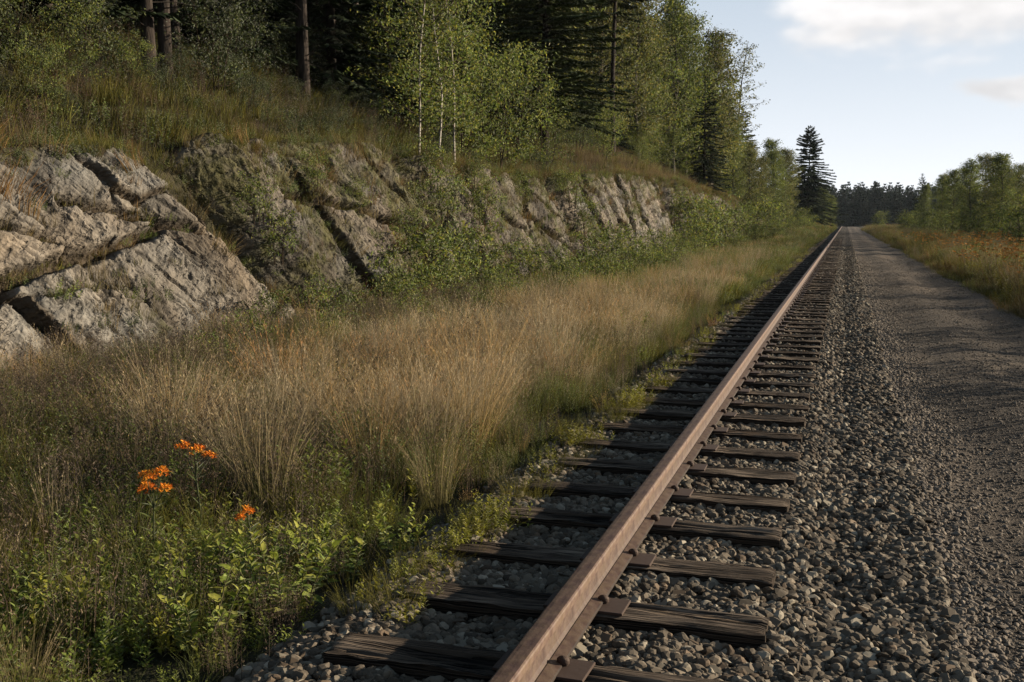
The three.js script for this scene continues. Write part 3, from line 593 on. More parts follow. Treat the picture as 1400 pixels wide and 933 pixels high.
  scatter('brown_dry_weeds', 'weed', G.weed, M.blade, weeds, 'brown dry seed stalks standing in the verge below the rock', 'weeds');

  // the ledge above the rock
  const l0 = [], l1 = [], l2 = [], l3 = [];
  for (let n = 0; n < 8500; n++) {
    const zz = log(6, 135), z = -zz, top = wallX1(zz) + bay(zz) * 0.7, d = Math.pow(r(), 1.35) * 11 - 0.25, x = top - d, pick = r(), sc = (1 + zz * 0.006), mound = sst(36, 46, zz), p2 = fbm(x * 0.4, z * 0.3, 33, 3);
    const it = (list, s, c) => list.push({ k: (r() * 12) | 0, x, y: H(x, z) - 0.03, z, rx: (r() - 0.5) * 0.4, rz: (r() - 0.5) * 0.4 - 0.15, ry: r() * 6.28, s, c });
    const fl = d < 0.6 ? 0.6 : 1;
    if (pick < 0.14 + mound * 0.46) it(l0, (0.32 + 0.36 * r()) * sc * fl * (mound ? 1 : 0.8), dust(r, (p2 > 0.05 ? [0.66, 0.58, 0.42] : [0.6, 0.57, 0.44]).map((q) => q * (zz < 36 ? 0.72 : 0.9)), 0.3));  // near ledge plants painted darker here and below, as if in forest shade
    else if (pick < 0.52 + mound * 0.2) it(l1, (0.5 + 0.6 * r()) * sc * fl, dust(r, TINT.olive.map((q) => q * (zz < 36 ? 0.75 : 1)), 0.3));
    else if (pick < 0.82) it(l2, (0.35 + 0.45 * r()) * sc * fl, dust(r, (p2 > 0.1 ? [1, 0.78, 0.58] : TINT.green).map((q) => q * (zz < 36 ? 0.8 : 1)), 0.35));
    else it(l3, (0.6 + 0.5 * r()) * sc * fl, dust(r, [0.95, 0.85, 0.85], 0.3));
  }
  for (const [x, y, z, gr] of ledges) {         // plants rooted in the joints of the rock
    const pick = r(), s = (0.3 + 0.4 * r()) * (1 + -z * 0.004), o = { k: (r() * 12) | 0, x, y: y - 0.03, z, rx: (r() - 0.5) * 0.6, rz: -0.35 + (r() - 0.5) * 0.5, ry: r() * 6.28, s };
    const fern = z > -11.7 && z < -10.4 && y > 1.7 && r() < 0.6;
    if (fern) { l0.push({ ...o, s: s * 1.2, c: dust(r, [0.85, 0.56, 0.3], 0.3) }); continue; }
    if (pick < (gr > 1.5 ? 0.16 : 0.3)) l0.push({ ...o, s: s * 0.8, c: dust(r, r() < 0.25 ? [0.75, 0.55, 0.34] : [0.62, 0.57, 0.42], 0.3) });
    else if (pick < 0.52) l1.push({ ...o, s: s * 0.8, c: dust(r, TINT.olive, 0.3) });
    else if (pick < 0.82) l2.push({ ...o, s: s * 0.65, c: dust(r, TINT.green, 0.35) });
    else l3.push({ ...o, s: s * 0.8, c: dust(r, [1, 0.8, 0.7], 0.3) });
  }
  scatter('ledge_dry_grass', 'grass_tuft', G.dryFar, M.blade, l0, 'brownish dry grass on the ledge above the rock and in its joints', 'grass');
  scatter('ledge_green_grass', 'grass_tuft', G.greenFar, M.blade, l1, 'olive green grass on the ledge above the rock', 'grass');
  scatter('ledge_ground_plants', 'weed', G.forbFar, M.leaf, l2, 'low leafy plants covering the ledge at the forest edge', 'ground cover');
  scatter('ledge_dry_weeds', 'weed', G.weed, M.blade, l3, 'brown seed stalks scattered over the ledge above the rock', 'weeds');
}

// ------------------------------------------------------------------ trees and shrubs
const gauss = (r) => (r() + r() + r() + r() - 2) * 0.9;
// broad-leaved: tapered trunk(s) with limbs and twigs; leaves sit in uneven clumps along the twigs
function leafyTree(o) {
  const { seed, h, tr, low = 0.25, limbBark, spread, limbs, twigs = 4, per, len, wid, colors, bark, lean = [0, 0], stems = 1, stemSpread = 0.1, clump = 0.34, rise = 0.7, wander = 0.03 } = o;
  const r = RNG(seed), wood = new MB(), crown = new MB();
  for (let q = 0; q < stems; q++) {
    const sa = (q / stems) * 6.28 + r(), hh = h * (q ? 0.72 + 0.26 * r() : 1), s0 = stems > 1 ? stemSpread : 0, pts = [], rad = [], out = stems > 1 ? 0.16 * hh * (0.4 + r()) : 0;
    for (let k = 0; k <= 8; k++) { const t = k / 8; pts.push(V(Math.cos(sa) * (s0 + out * t) + lean[0] * t * t + n3(t * 2.5, seed, q) * h * wander, hh * t - (k ? 0 : 0.25), Math.sin(sa) * (s0 + out * t) + lean[1] * t * t + n3(t * 2.5, seed + 9, q) * h * wander)); rad.push(tr * (1 - 0.86 * t) * (k ? 1 : 1.35) * (q ? 0.8 : 1)); }
    wood.tube(pts, rad, tr > 0.08 ? 9 : 6, bark);
    const along = (t) => { const f = clamp(t, 0, 0.9999) * 8, i = Math.floor(f); return pts[i].clone().lerp(pts[i + 1], f - i); };
    const nl = Math.round(limbs / stems);
    for (let k = 0; k < nl; k++) {
      const t = lerp(low, 0.98, (k + r() * 0.8) / nl), az = k * 2.399 + r() * 0.9 + q, L = spread((t - low) / (1 - low)) * (0.6 + 0.55 * r()), el = rise * (0.35 + 0.7 * t) + (r() - 0.5) * 0.3, p0 = along(t);
      const dir = V(Math.cos(az) * Math.cos(el), Math.sin(el), Math.sin(az) * Math.cos(el)), lp = [p0];
      for (let m = 1; m <= 4; m++) lp.push(p0.clone().addScaledVector(dir, (L * m) / 4).add(V(n3(m * 0.7, k, seed) * L * 0.14, -0.03 * L * m * m * 0.25 * (1 - rise) + n3(m * 0.7, k + 50, seed) * L * 0.1, n3(m * 0.7, k + 90, seed) * L * 0.14)));
      const lr = Math.min(tr * 0.4, 0.012 + L * 0.012) * (1 - 0.5 * t);
      wood.tube(lp, lp.map((_, m) => lr * (1 - m / 5) + 0.003), 4, limbBark ?? bark);
      const bright = 0.62 + 0.75 * r();
      for (let w = 0; w < twigs; w++) {
        const f = 0.3 + 0.75 * ((w + r()) / twigs), fi = Math.min(3.999, f * 4), i0 = Math.floor(fi), c = lp[i0].clone().lerp(lp[i0 + 1], fi - i0), off = V(gauss(r), gauss(r) * 0.7, gauss(r)).multiplyScalar(0.22 * L + 0.1), e = c.clone().add(off);
        if (off.length() > 0.15) wood.tube([c, c.clone().lerp(e, 0.6).add(V(0, -0.02, 0)), e], [lr * 0.4 + 0.002, 0.004, 0.002], 3, limbBark ?? bark);
        const cb = bright * (0.75 + 0.5 * r()), n = Math.round(per * (0.5 + r())), cs = clump * (0.6 + 0.7 * r());
        for (let m = 0; m < n; m++) {
          const u = r(), b0 = c.clone().lerp(e, u), x = b0.x + gauss(r) * cs, y = b0.y + gauss(r) * cs * 0.62, z = b0.z + gauss(r) * cs;
          const d = unit(r() - 0.5, r() * 0.8 - 0.62, r() - 0.5), s = unit(r() - 0.5, (r() - 0.5) * 0.7, r() - 0.5), cc = colors[(r() * colors.length) | 0], v = cb * (0.75 + 0.5 * r());
          crown.leaf(x, y, z, d[0], d[1], d[2], s[0], s[1], s[2], len * (0.7 + 0.6 * r()), wid * (0.7 + 0.6 * r()), [cc[0] * v, cc[1] * v, cc[2] * v]);
        }
      }
    }
  }
  return { trunk: wood.geometry(), crown: crown.geometry() };
}
// needle-leaved: whorls of drooping branches set with flat sprays
function needleTree(o) {
  const { seed, h, tr, low = 0.08, radius, whorls, around = 6, sprays = 14, color, bark, droop = 0.35, gap = 0, irregular = 0.25, spray = 0.34, width = 0.085, dead = 0 } = o;
  const r = RNG(seed), wood = new MB(), crown = new MB(), pts = [], rad = [];
  for (let k = 0; k <= 8; k++) { const t = k / 8; pts.push(V(n3(t * 2, seed) * h * 0.012, h * t - (k ? 0 : 0.3), n3(t * 2, seed + 5) * h * 0.012)); rad.push(tr * (1 - 0.93 * t) * (k ? 1 : 1.3)); }
  wood.tube(pts, rad, 9, bark);
  for (let k = 0; k < dead; k++) { const y = h * low * (0.15 + 0.85 * r()), az = r() * 6.28, L = 0.4 + 1.1 * r(), a = V(0, y, 0), e = V(Math.cos(az) * L, y + (r() - 0.6) * 0.5, Math.sin(az) * L); wood.tube([a, a.clone().lerp(e, 0.5).add(V(0, 0.05, 0)), e], [0.016, 0.01, 0.003], 3, bark); }
  for (let w = 0; w < whorls; w++) {
    const t = lerp(low, 0.985, (w + (r() - 0.5) * 0.6) / (whorls - 1)), y = h * clamp(t, low * 0.8, 0.99), R = radius((t - low) / (1 - low)), na = Math.max(3, Math.round(around * (0.7 + 0.5 * r()) * (t > 0.85 ? 0.7 : 1)));
    for (let q = 0; q < na; q++) {
      if (r() < gap) continue;
      const az = (q / na) * 6.28 + w * 1.1 + (r() - 0.5) * 0.7, L = Math.max(0.12, R * (1 - irregular + 2 * irregular * r())), up = lerp(0.05, 0.75, clamp((t - 0.55) / 0.45, 0, 1)) + (r() - 0.5) * 0.15, dr = droop * (0.6 + 0.8 * r()) * (1 - 0.6 * t), ca = Math.cos(az), sa = Math.sin(az);
      const at = (f) => V(ca * L * f, y + L * (up * f - dr * f * f + dr * 0.42 * f * f * f * f), sa * L * f), bp = [at(0), at(0.35), at(0.7), at(1)], br = 0.006 + L * 0.008;
      wood.tube(bp, [br, br * 0.7, br * 0.45, 0.003], 3, bark);
      const n = Math.max(4, Math.round(sprays * L / 1.6)), tone = 0.65 + 0.7 * r();
      for (let m = 0; m < n; m++) {
        const f = 0.1 + 0.92 * Math.pow((m + r()) / n, 0.8), p = at(Math.min(f, 1.02)), side = m % 2 ? 1 : -1, sw = (0.55 + 0.5 * r()) * side, cd = Math.cos(sw), sd = Math.sin(sw);
        const d = unit(ca * cd - sa * sd, -0.22 - 0.25 * r() + up * 0.4, sa * cd + ca * sd), s = unit(-d[2], (r() - 0.5) * 1.1, d[0]), len = spray * (0.6 + 0.7 * r()) * Math.min(1, 0.35 + L * 0.5) * (1.15 - 0.45 * f), v = tone * (0.7 + 0.6 * r()), c = color.map((x) => x * v);
        crown.leaf(p.x, p.y, p.z, d[0], d[1], d[2], s[0], s[1], s[2], len, width * (0.8 + 0.5 * r()), c, 0.3);
        if (m % 2 === 0) { const s2 = unit(d[1] * 0.3 + r() - 0.5, 1, r() - 0.5); crown.leaf(p.x, p.y, p.z, d[0], d[1], d[2], s2[0] * 0.6, s2[1], s2[2] * 0.6, len * 0.9, width * 0.8, c, 0.2); }
      }
      const e = at(1), dd = unit(ca, up - dr * 0.3, sa), s = unit(-sa, 0.2, ca), c = color.map((x) => x * tone * 1.1);
      crown.leaf(e.x, e.y, e.z, dd[0], dd[1], dd[2], s[0], s[1], s[2], spray * 0.6, width, c, 0.3);
    }
  }
  return { trunk: wood.geometry(), crown: crown.geometry() };
}
function plant(name, shape, x, z, turn, s, woodMat, leafMat, label, category, group, woodName = 'trunk', y = null) {
  const g = tag(base(name, x, y ?? H(x, z) - 0.05, z, turn), label, category, group);
  g.scale.setScalar(s);
  mesh(woodName, shape.trunk, woodMat, g);
  const c = mesh(leafMat === M.leaf ? (woodName === 'trunk' ? 'crown' : 'foliage') : 'crown', shape.crown, leafMat, g); c.userData.kind = 'stuff';
  return g;
}
const BK = { pine: [0.052, 0.04, 0.032], spruce: [0.06, 0.048, 0.038], birch: [0.5, 0.46, 0.41], grey: [0.12, 0.105, 0.085], twig: [0.07, 0.05, 0.032] };
const GREEN = [[0.14, 0.17, 0.03], [0.11, 0.145, 0.03], [0.185, 0.185, 0.034], [0.085, 0.115, 0.026]], YELLOW = [[0.16, 0.19, 0.032], [0.12, 0.155, 0.028], [0.22, 0.21, 0.038], [0.085, 0.125, 0.025]], OLIVE = [[0.11, 0.125, 0.028], [0.14, 0.14, 0.032], [0.075, 0.095, 0.025], [0.18, 0.155, 0.038]];
const SPR = [0.042, 0.06, 0.026], PIN = [0.05, 0.066, 0.026];
const oval = (w, k = 0.55) => (t) => w * Math.pow(Math.sin(Math.PI * clamp(0.12 + 0.86 * t, 0, 1)), k), cone = (w, e = 0.85) => (t) => w * Math.pow(1 - clamp(t, 0, 1), e) + 0.06;

// pines and birches at the edge of the ledge
const pineShape = [5, 6, 7].map((s, i) => needleTree({ seed: s * 17, h: 13.5 + i, tr: 0.135, low: 0.42, radius: (t) => 2.3 * Math.sin(Math.PI * clamp(0.2 + 0.78 * t, 0, 1)), whorls: 20, around: 5, sprays: 20, color: PIN, bark: BK.pine, droop: 0.25, spray: 0.42, width: 0.13, dead: 26 }));
plant('pine_tree', pineShape[0], -13.44, -18.6, 0.4, 1, M.bark, M.needle, 'foremost of the three pine trunks standing at the forest edge above the pale slabs', 'tree');
plant('pine_tree', pineShape[1], -13.62, -19.35, 2.0, 1, M.bark, M.needle, 'middle of the three pine trunks at the forest edge above the pale slabs', 'tree');
plant('pine_tree', pineShape[2], -14.7, -21.3, 4.0, 0.85, M.bark, M.needle, 'thinnest, rearmost of the three pine trunks at the forest edge above the pale slabs', 'tree');
plant('pine_tree', pineShape[1], -13.41, -25, 1.2, 1.05, M.bark, M.needle, 'dark pine trunk in front of the shaded woods, behind the mossy outcrop', 'tree');
plant('pine_tree', pineShape[0], -14.3, -26.4, 3.2, 1.0, M.bark, M.needle, 'dark pine trunk in the shaded woods, slightly behind another trunk above the mossy outcrop', 'tree');
plant('pine_tree', pineShape[2], -12.36, -58, 2.2, 1.2, M.bark, M.needle, 'tall dark bare pine trunk rising above the grassy mound', 'tree');

const birchShape = [1, 2, 3].map((s) => leafyTree({ seed: s * 71, h: 7.4 - s * 0.3, tr: 0.036, low: 0.22, spread: oval(1.45), limbs: 30, twigs: 5, per: 24, len: 0.09, wid: 0.06, colors: YELLOW, bark: BK.birch, limbBark: [0.1, 0.075, 0.055], lean: [0.5 - s * 0.1, -0.5], clump: 0.3, rise: 0.9 }));
plant('birch_sapling', birchShape[0], -10.55, -25.5, 0.3, 1, M.birch, M.leaf, 'slender white birch sapling, first of three on the rock edge, nearest the camera', 'tree');
plant('birch_sapling', birchShape[1], -10.55, -27.2, 1.3, 1, M.birch, M.leaf, 'slender white birch sapling, middle one of three on the rock edge', 'tree');
plant('birch_sapling', birchShape[2], -10.7, -28.6, 3.3, 1, M.birch, M.leaf, 'slender white birch sapling, last of three on the rock edge beside the leafy bushes', 'tree');

// leafy bushes around the birches
const bushShape = [1, 2, 3, 4].map((s) => leafyTree({ seed: s * 91, h: 3.4 + 0.3 * s, tr: 0.03, low: 0.08, spread: oval(1.5, 0.4), limbs: 34, twigs: 4, per: 26, len: 0.1, wid: 0.062, colors: s % 2 ? YELLOW : GREEN, bark: BK.twig, stems: 4, stemSpread: 0.25, clump: 0.36, rise: 0.8 }));
[[-11.3, -30.6, 0.9, 'bright leafy bush just behind the last birch sapling'], [-11.0, -33.2, 1.0, 'large yellow green bush on the rock edge above the slanting ribs'], [-11.4, -36.2, 1.1, 'tallest yellow green bush at the foot of the dark conifer'], [-10.9, -38.9, 0.8, 'rounded green bush where the grassy mound begins'], [-12.6, -29.3, 1.05, 'green bush in the shade behind the birch saplings'], [-12.8, -33.8, 1.25, 'tall green bush behind the bright bushes, under the dark conifer']]
  .forEach(([x, z, s, l], k) => plant('leafy_bush', bushShape[k % 4], x, z, k * 1.7, s, M.bark, M.leaf, l, 'bush', null, 'stem'));
[[-12.4, -14.4, 0.34, 'leafy bush at the top of the picture edge above the pale slabs'], [-13.2, -16.2, 0.38, 'leafy bush growing in front of the pine trunks'], [-13.9, -15.2, 0.48, 'tall leafy bush at the corner of the forest edge'], [-12.9, -17.4, 0.3, 'low leafy bush beside the foremost pine trunk']]
  .forEach(([x, z, s, l], k) => plant('leafy_bush', bushShape[(k + 1) % 4], x, z, k * 2.1, s, M.bark, M.leaf, l, 'bush', null, 'stem'));

const shadeShape = [1, 2].map((s) => leafyTree({ seed: s * 191, h: 3.2, tr: 0.03, low: 0.08, spread: oval(1.5, 0.4), limbs: 30, twigs: 4, per: 22, len: 0.1, wid: 0.062, colors: [[0.05, 0.065, 0.02], [0.065, 0.075, 0.022], [0.04, 0.055, 0.018]], bark: BK.twig, stems: 4, stemSpread: 0.25, clump: 0.36, rise: 0.8 }));  // darker leaf colours paint the forest-edge shade into these bushes
// bushes and saplings at the edge of the wood, behind the ledge and the mound
{
  const r = RNG(616);
  for (let k = 0; k < 26; k++) { const zz = 42 + k * 2.9, x = wallX1(zz) - 1.9 - r() * 1.6; plant('forest_bush', bushShape[k % 4], x, -zz, r() * 6, 0.4 + 0.45 * r(), M.bark, M.leaf, 'leafy bush at the foot of the trees behind the grassy mound', 'bush', 'bushes at the foot of the trees behind the grassy mound', 'stem'); }
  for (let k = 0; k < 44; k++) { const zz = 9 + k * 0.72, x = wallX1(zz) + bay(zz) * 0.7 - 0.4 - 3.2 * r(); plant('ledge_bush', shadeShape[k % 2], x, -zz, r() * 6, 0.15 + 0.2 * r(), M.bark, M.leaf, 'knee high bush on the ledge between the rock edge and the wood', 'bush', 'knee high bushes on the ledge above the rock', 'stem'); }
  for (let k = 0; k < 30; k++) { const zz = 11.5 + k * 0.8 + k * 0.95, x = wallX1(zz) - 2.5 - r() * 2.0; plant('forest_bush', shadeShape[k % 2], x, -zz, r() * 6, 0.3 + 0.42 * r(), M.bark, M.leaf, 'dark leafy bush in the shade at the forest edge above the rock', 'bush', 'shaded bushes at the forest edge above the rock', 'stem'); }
}
// shrubs along the foot of the rock and in its gullies
const lowShape = [1, 2, 3, 4].map((s) => leafyTree({ seed: s * 57 + 3, h: 1.5, tr: 0.016, low: 0.05, spread: oval(0.75, 0.4), limbs: 22, twigs: 4, per: 13, len: 0.085, wid: 0.05, colors: s % 2 ? GREEN : YELLOW, bark: BK.twig, stems: 4, stemSpread: 0.18, clump: 0.22, rise: 0.9 }));
const F = [[-9.2, -20.2, 0.9], [-8.9, -21.6, 1.1], [-9.2, -22.8, 1.25], [-8.7, -23.6, 0.9], [-9.1, -24.8, 1.0], [-9.3, -25.8, 1.2], [-8.6, -26.4, 0.9], [-8.7, -29.4, 0.9], [-8.5, -32.2, 0.8], [-8.6, -37.2, 1.1], [-8.4, -38.4, 1.3], [-8.2, -40.8, 1.1], [-8.3, -44.5, 1.0], [-8.1, -48.5, 1.1], [-8.2, -53, 1.0], [-8, -57.5, 1.5], [-8.1, -60.5, 2.1], [-7.9, -63.5, 2.3], [-8.2, -66.5, 2.0], [-7.8, -70, 1.7], [-7.9, -76, 1.9], [-7.6, -83, 1.8], [-7.5, -90, 2.0], [-7.2, -98, 2.3], [-6.6, -107, 2.2], [-8.0, -18.2, 0.6], [-7.0, -27, 0.7], [-6.9, -33, 0.7], [-7.2, -45, 0.9], [-6.9, -52, 0.9], [-8.9, -15.2, 0.5], [-8.8, -16.8, 0.6], [-8.3, -19.4, 0.75], [-8.0, -21.0, 0.7], [-7.7, -23.0, 0.6], [-7.3, -29.5, 0.75], [-7.0, -31.2, 0.8], [-6.8, -35.4, 0.8], [-6.6, -37.5, 0.75], [-6.9, -39.6, 0.85], [-6.7, -42.4, 0.8], [-6.8, -47.8, 0.8], [-6.2, -66, 0.9], [-5.9, -75, 1.1], [-5.6, -85, 1.2], [-5.5, -95, 1.3], [-5.0, -105, 1.2], [-4.6, -118, 1.4], [-4.5, -130, 1.3], [-4.3, -142, 1.4], [-5.2, -136, 1.8], [-7.6, -11.6, 0.4], [-7.9, -13.0, 0.5], [-7.4, -14.4, 0.45], [-7.9, -15.8, 0.55], [-7.2, -17.4, 0.5], [-6.7, -19.6, 0.5], [-6.9, -21.8, 0.55], [-6.3, -24.4, 0.5], [-6.5, -26.2, 0.6]];
const WHERE = (z) => -z < 17 ? 'in the weeds below the pale slanting slabs' : -z < 27 ? 'in the gully and foot of the mossy outcrop' : -z < 39.5 ? 'at the foot of the ribbed grey outcrop' : -z < 58 ? 'below the pale columned outcrop' : 'before the farthest dark outcrop';
F.forEach(([x, z, s], k) => plant('green_shrub', lowShape[k % 4], x, z, k * 1.3, s, M.bark, M.leaf, 'green leafy shrub growing ' + WHERE(z), 'shrub', 'shrubs ' + WHERE(z), 'stem'));
scatter('unseen_brush', 'brush', lowShape.map((q) => q.crown), M.leaf, [[5.9, -12.2, 0.9], [7.2, -14.6, 1.2], [6.4, -18.0, 1.0], [8.4, -21.5, 1.5], [7.8, -26, 1.3], [9.4, -17.2, 1.6], [9, -30, 1.6], [10, -36, 1.8]].map(([x, z, q], k) => ({ k, x, y: H(x, z), z, ry: k * 1.7, s: q, c: [1, 1, 1] })), 'unseen leafy brush right of the gravel road, placed to cast shadow bands on it', 'brush');  // unseen brush beyond the right edge, added for its shadows on the road
// shrubs that hang on the rock itself
[[-9.75, -17.0, 1.0, 0.55, 'small shrub hanging in the dark gully beside the pale slabs'], [-9.9, -23.6, 1.5, 0.7, 'shrub clinging to the gully between the two mossy outcrops'], [-10.2, -25.3, 2.6, 0.75, 'shrub at the rock edge under the first birch sapling'], [-10.0, -28.3, 2.7, 0.6, 'shrub at the rock edge under the last birch sapling'], [-9.6, -38.2, 2.3, 0.8, 'shrub hanging over the dark recess before the columned outcrop'], [-9.6, -36.4, 2.6, 0.55, 'small shrub on top of the ribbed grey outcrop'], [-9.75, -20.3, 1.9, 0.4, 'small shrub on the face of the mossy outcrop'], [-9.7, -16.3, 1.7, 0.5, 'small shrub in the dark gully, upper one beside the pale slabs'], [-9.8, -18.6, 2.3, 0.45, 'small yellow green shrub at the top of the mossy outcrop'], [-9.5, -22.2, 1.0, 0.6, 'shrub low on the face of the mossy outcrop'], [-9.4, -24.6, 1.7, 0.8, 'shrub filling the gully below the first birch sapling'], [-9.3, -26.9, 1.6, 0.8, 'shrub filling the gully below the middle birch sapling'], [-9.5, -31.5, 2.4, 0.5, 'small shrub on the ribs of the grey outcrop'], [-9.3, -39.2, 1.2, 0.9, 'shrub in the recess between the ribbed and the columned outcrops'], [-9.2, -60.3, 1.6, 1.2, 'shrub in the recess beyond the columned outcrop']]
  .forEach(([x, z, y, s, l], k) => plant('green_shrub', lowShape[(k + 1) % 4], x, z, k * 2.3, s, M.bark, M.leaf, l, 'shrub', null, 'stem', y));

// the wood beside the line, nearest first
const spruceShape = [1, 2, 3].map((s) => needleTree({ seed: s * 13, h: 11, tr: 0.15, low: 0.05, radius: cone(2.5, 0.8), whorls: 40, around: 7, sprays: 30, color: SPR, bark: BK.spruce, droop: 0.45, spray: 0.4, width: 0.11 }));
const firShape = needleTree({ seed: 444, h: 12, tr: 0.2, low: 0.14, radius: (t) => 3.1 * Math.pow(1 - clamp(t, 0, 1), 0.6) + 0.1, whorls: 58, around: 6, sprays: 46, color: [0.078, 0.102, 0.036], bark: BK.spruce, droop: 0.25, spray: 0.42, width: 0.085, irregular: 0.3 });
const decShape = [1, 2, 3, 4].map((s) => leafyTree({ seed: s * 37, h: 11, tr: 0.15, low: 0.1, spread: oval(2.6, 0.5), limbs: 74, twigs: 5, per: 34, len: 0.16, wid: 0.11, colors: s % 2 ? OLIVE : GREEN, bark: BK.grey, clump: 0.5, rise: 0.85 }));
const airyShape = leafyTree({ seed: 808, h: 15, tr: 0.15, low: 0.22, spread: (t) => 2.3 * Math.pow(Math.sin(Math.PI * clamp(0.2 + 0.74 * t, 0, 1)), 0.7), limbs: 70, twigs: 4, per: 9, len: 0.17, wid: 0.12, colors: OLIVE, bark: BK.spruce, lean: [1.2, -0.5], clump: 0.34, rise: 0.45 });
plant('fir_tree', firShape, -11.9, -42.5, 0.3, 1, M.bark, M.needle, 'large dark drooping conifer rising behind the bright bushes', 'tree');
plant('leafy_tree', decShape[0], -12.6, -66, 0.5, 1.0, M.bark, M.leaf, 'olive leafy tree directly behind the bare pine trunk on the mound', 'tree');
plant('leafy_tree', decShape[1], -11.8, -76, 1.5, 1.12, M.bark, M.leaf, 'tall rounded leafy tree whose crown meets the sky, above the dark spruce', 'tree');
plant('leafy_tree', decShape[2], -10.3, -86, 2.5, 1.12, M.bark, M.leaf, 'leafy tree between the tall rounded tree and the thin airy one', 'tree');
plant('spruce_tree', spruceShape[0], -10.0, -79, 0.2, 0.76, M.bark, M.needle, 'small dark spruce standing on the edge of the farthest outcrop', 'tree');
plant('airy_tree', airyShape, -9.9, -100, 0.6, 1.0, M.bark, M.leaf, 'thin airy leaning tree with sky showing through its open crown', 'tree');
plant('leafy_tree', decShape[3], -7.3, -115, 3.5, 0.72, M.bark, M.leaf, 'sunlit yellowish leafy tree nearest the tall spruce at the end of the bank', 'tree');
plant('leafy_tree', decShape[0], -8.4, -98, 4.1, 0.66, M.bark, M.leaf, 'lower leafy tree under the thin airy tree', 'tree');
plant('leafy_tree', decShape[2], -7.9, -106, 5.1, 0.62, M.bark, M.leaf, 'small leafy tree between the airy tree and the sunlit yellowish one', 'tree');
[[-12.9, -81, 1.05, 'leafy tree filling the gap right of the tall rounded crown'], [-11.0, -92, 1.08, 'leafy tree just left of the thin airy one, its crown against the sky'], [-9.6, -95, 0.7, 'lower leafy tree before the thin airy one'], [-9.4, -109, 0.62, 'leafy tree behind the thin airy one'], [-8.0, -121, 0.86, 'leafy tree behind the sunlit yellowish one'], [-7.2, -133, 0.82, 'leafy tree between the sunlit yellowish one and the lone spruce']]
  .forEach(([x, z, s, l], k) => plant('leafy_tree', decShape[(k + 1) % 4], x, z, k * 1.9, s, M.bark, M.leaf, l, 'tree'));
const tallSpruce = needleTree({ seed: 99, h: 13.6, tr: 0.2, low: 0.1, radius: (t) => 4.2 * Math.pow(1 - clamp(t, 0, 1), 0.74) * (0.85 + 0.2 * Math.sin(t * 17)) + 0.12, whorls: 66, around: 6, sprays: 36, color: [0.056, 0.078, 0.036], bark: BK.spruce, droop: 0.6, gap: 0.14, irregular: 0.38, spray: 0.52, width: 0.17 });
plant('spruce_tree', tallSpruce, -5.0, -150, 1.1, 1, M.bark, M.needle, 'lone tall dark spruce against the sky at the end of the bank', 'tree');
plant('leafy_tree', decShape[1], -3.4, -168, 1.1, 0.6, M.bark, M.leaf, 'small leafy tree at the foot of the lone tall spruce, track side', 'tree');
plant('leafy_tree', decShape[3], -2.6, -195, 2.1, 0.55, M.bark, M.leaf, 'last small leafy tree before the track meets the far woods', 'tree');
plant('leafy_tree', decShape[2], -7.6, -146, 0.7, 0.8, M.bark, M.leaf, 'small leafy tree just behind the lone tall spruce', 'tree');

// trees of the wood that nothing tells apart
{
  const r = RNG(4242), spots = [], taken = [[-13.5, -19], [-14.7, -21.3], [-13.4, -25], [-12.4, -58], [-11.9, -42.5], [-12.6, -66], [-11.8, -76], [-10.6, -88]];
  for (let n = 0; n < 4000 && spots.length < 95; n++) {
    const zz = 9 + r() * 118, x = wallX1(zz) - (zz < 34 ? 2.9 : zz < 60 ? 3.4 : 2.4) - Math.pow(r(), 1.1) * (zz < 40 ? 9.5 : 6), gap = 2.2;
    if (taken.some(([a, b]) => Math.hypot(a - x, b + zz) < gap)) continue;
    taken.push([x, -zz]); spots.push([x, zz]);
  }
  for (const [x, zz] of spots) {
    const d = wallX1(zz) - x, inner = zz < 40, pick = r();
    if (inner) { if (pick < 0.72) plant('spruce_tree', spruceShape[(r() * 3) | 0], x, -zz, r() * 6.28, 0.85 + 0.5 * r(), M.bark, M.needle, 'dark spruce standing in the shaded woods behind the ledge', 'tree', 'spruces in the shaded woods behind the ledge'); else plant('pine_tree', pineShape[(r() * 3) | 0], x, -zz, r() * 6.28, 0.9 + 0.3 * r(), M.bark, M.needle, 'dark pine trunk deep in the shaded woods behind the ledge', 'tree', 'pine trunks deep in the shaded woods'); }
    else if (pick < 0.84) plant('leafy_tree', decShape[(r() * 4) | 0], x, -zz, r() * 6.28, clamp(0.72 + 0.42 * r() - sst(60, 125, zz) * 0.12, 0.5, 1.3), M.bark, M.leaf, 'olive leafy tree in the wooded bank behind the grassy mound', 'tree', 'leafy trees of the wooded bank');
    else plant('spruce_tree', spruceShape[(r() * 3) | 0], x, -zz, r() * 6.28, 0.75 + 0.4 * r(), M.bark, M.needle, 'dark spruce among the leafy trees of the wooded bank', 'tree', 'spruces of the wooded bank');
  }
  // the depth of the wood behind, one mass
  const deep = [];
  for (let n = 0; n < 260; n++) { const zz = -6 + r() * 150, x = wallX1(zz) - (zz < 40 ? 13.5 : 9) - r() * 30, s = 0.9 + 0.4 * r(); deep.push({ k: n, x, y: H(x, -zz) - 0.1, z: -zz, ry: r() * 6.28, s: [s, s, s], c: [1, 1, 1] }); }
  scatter('deep_woods', 'spruce_mass', spruceShape.map((s) => s.crown), M.needle, deep, 'dark depth of the woods behind the first rows of trees', 'woods');
}

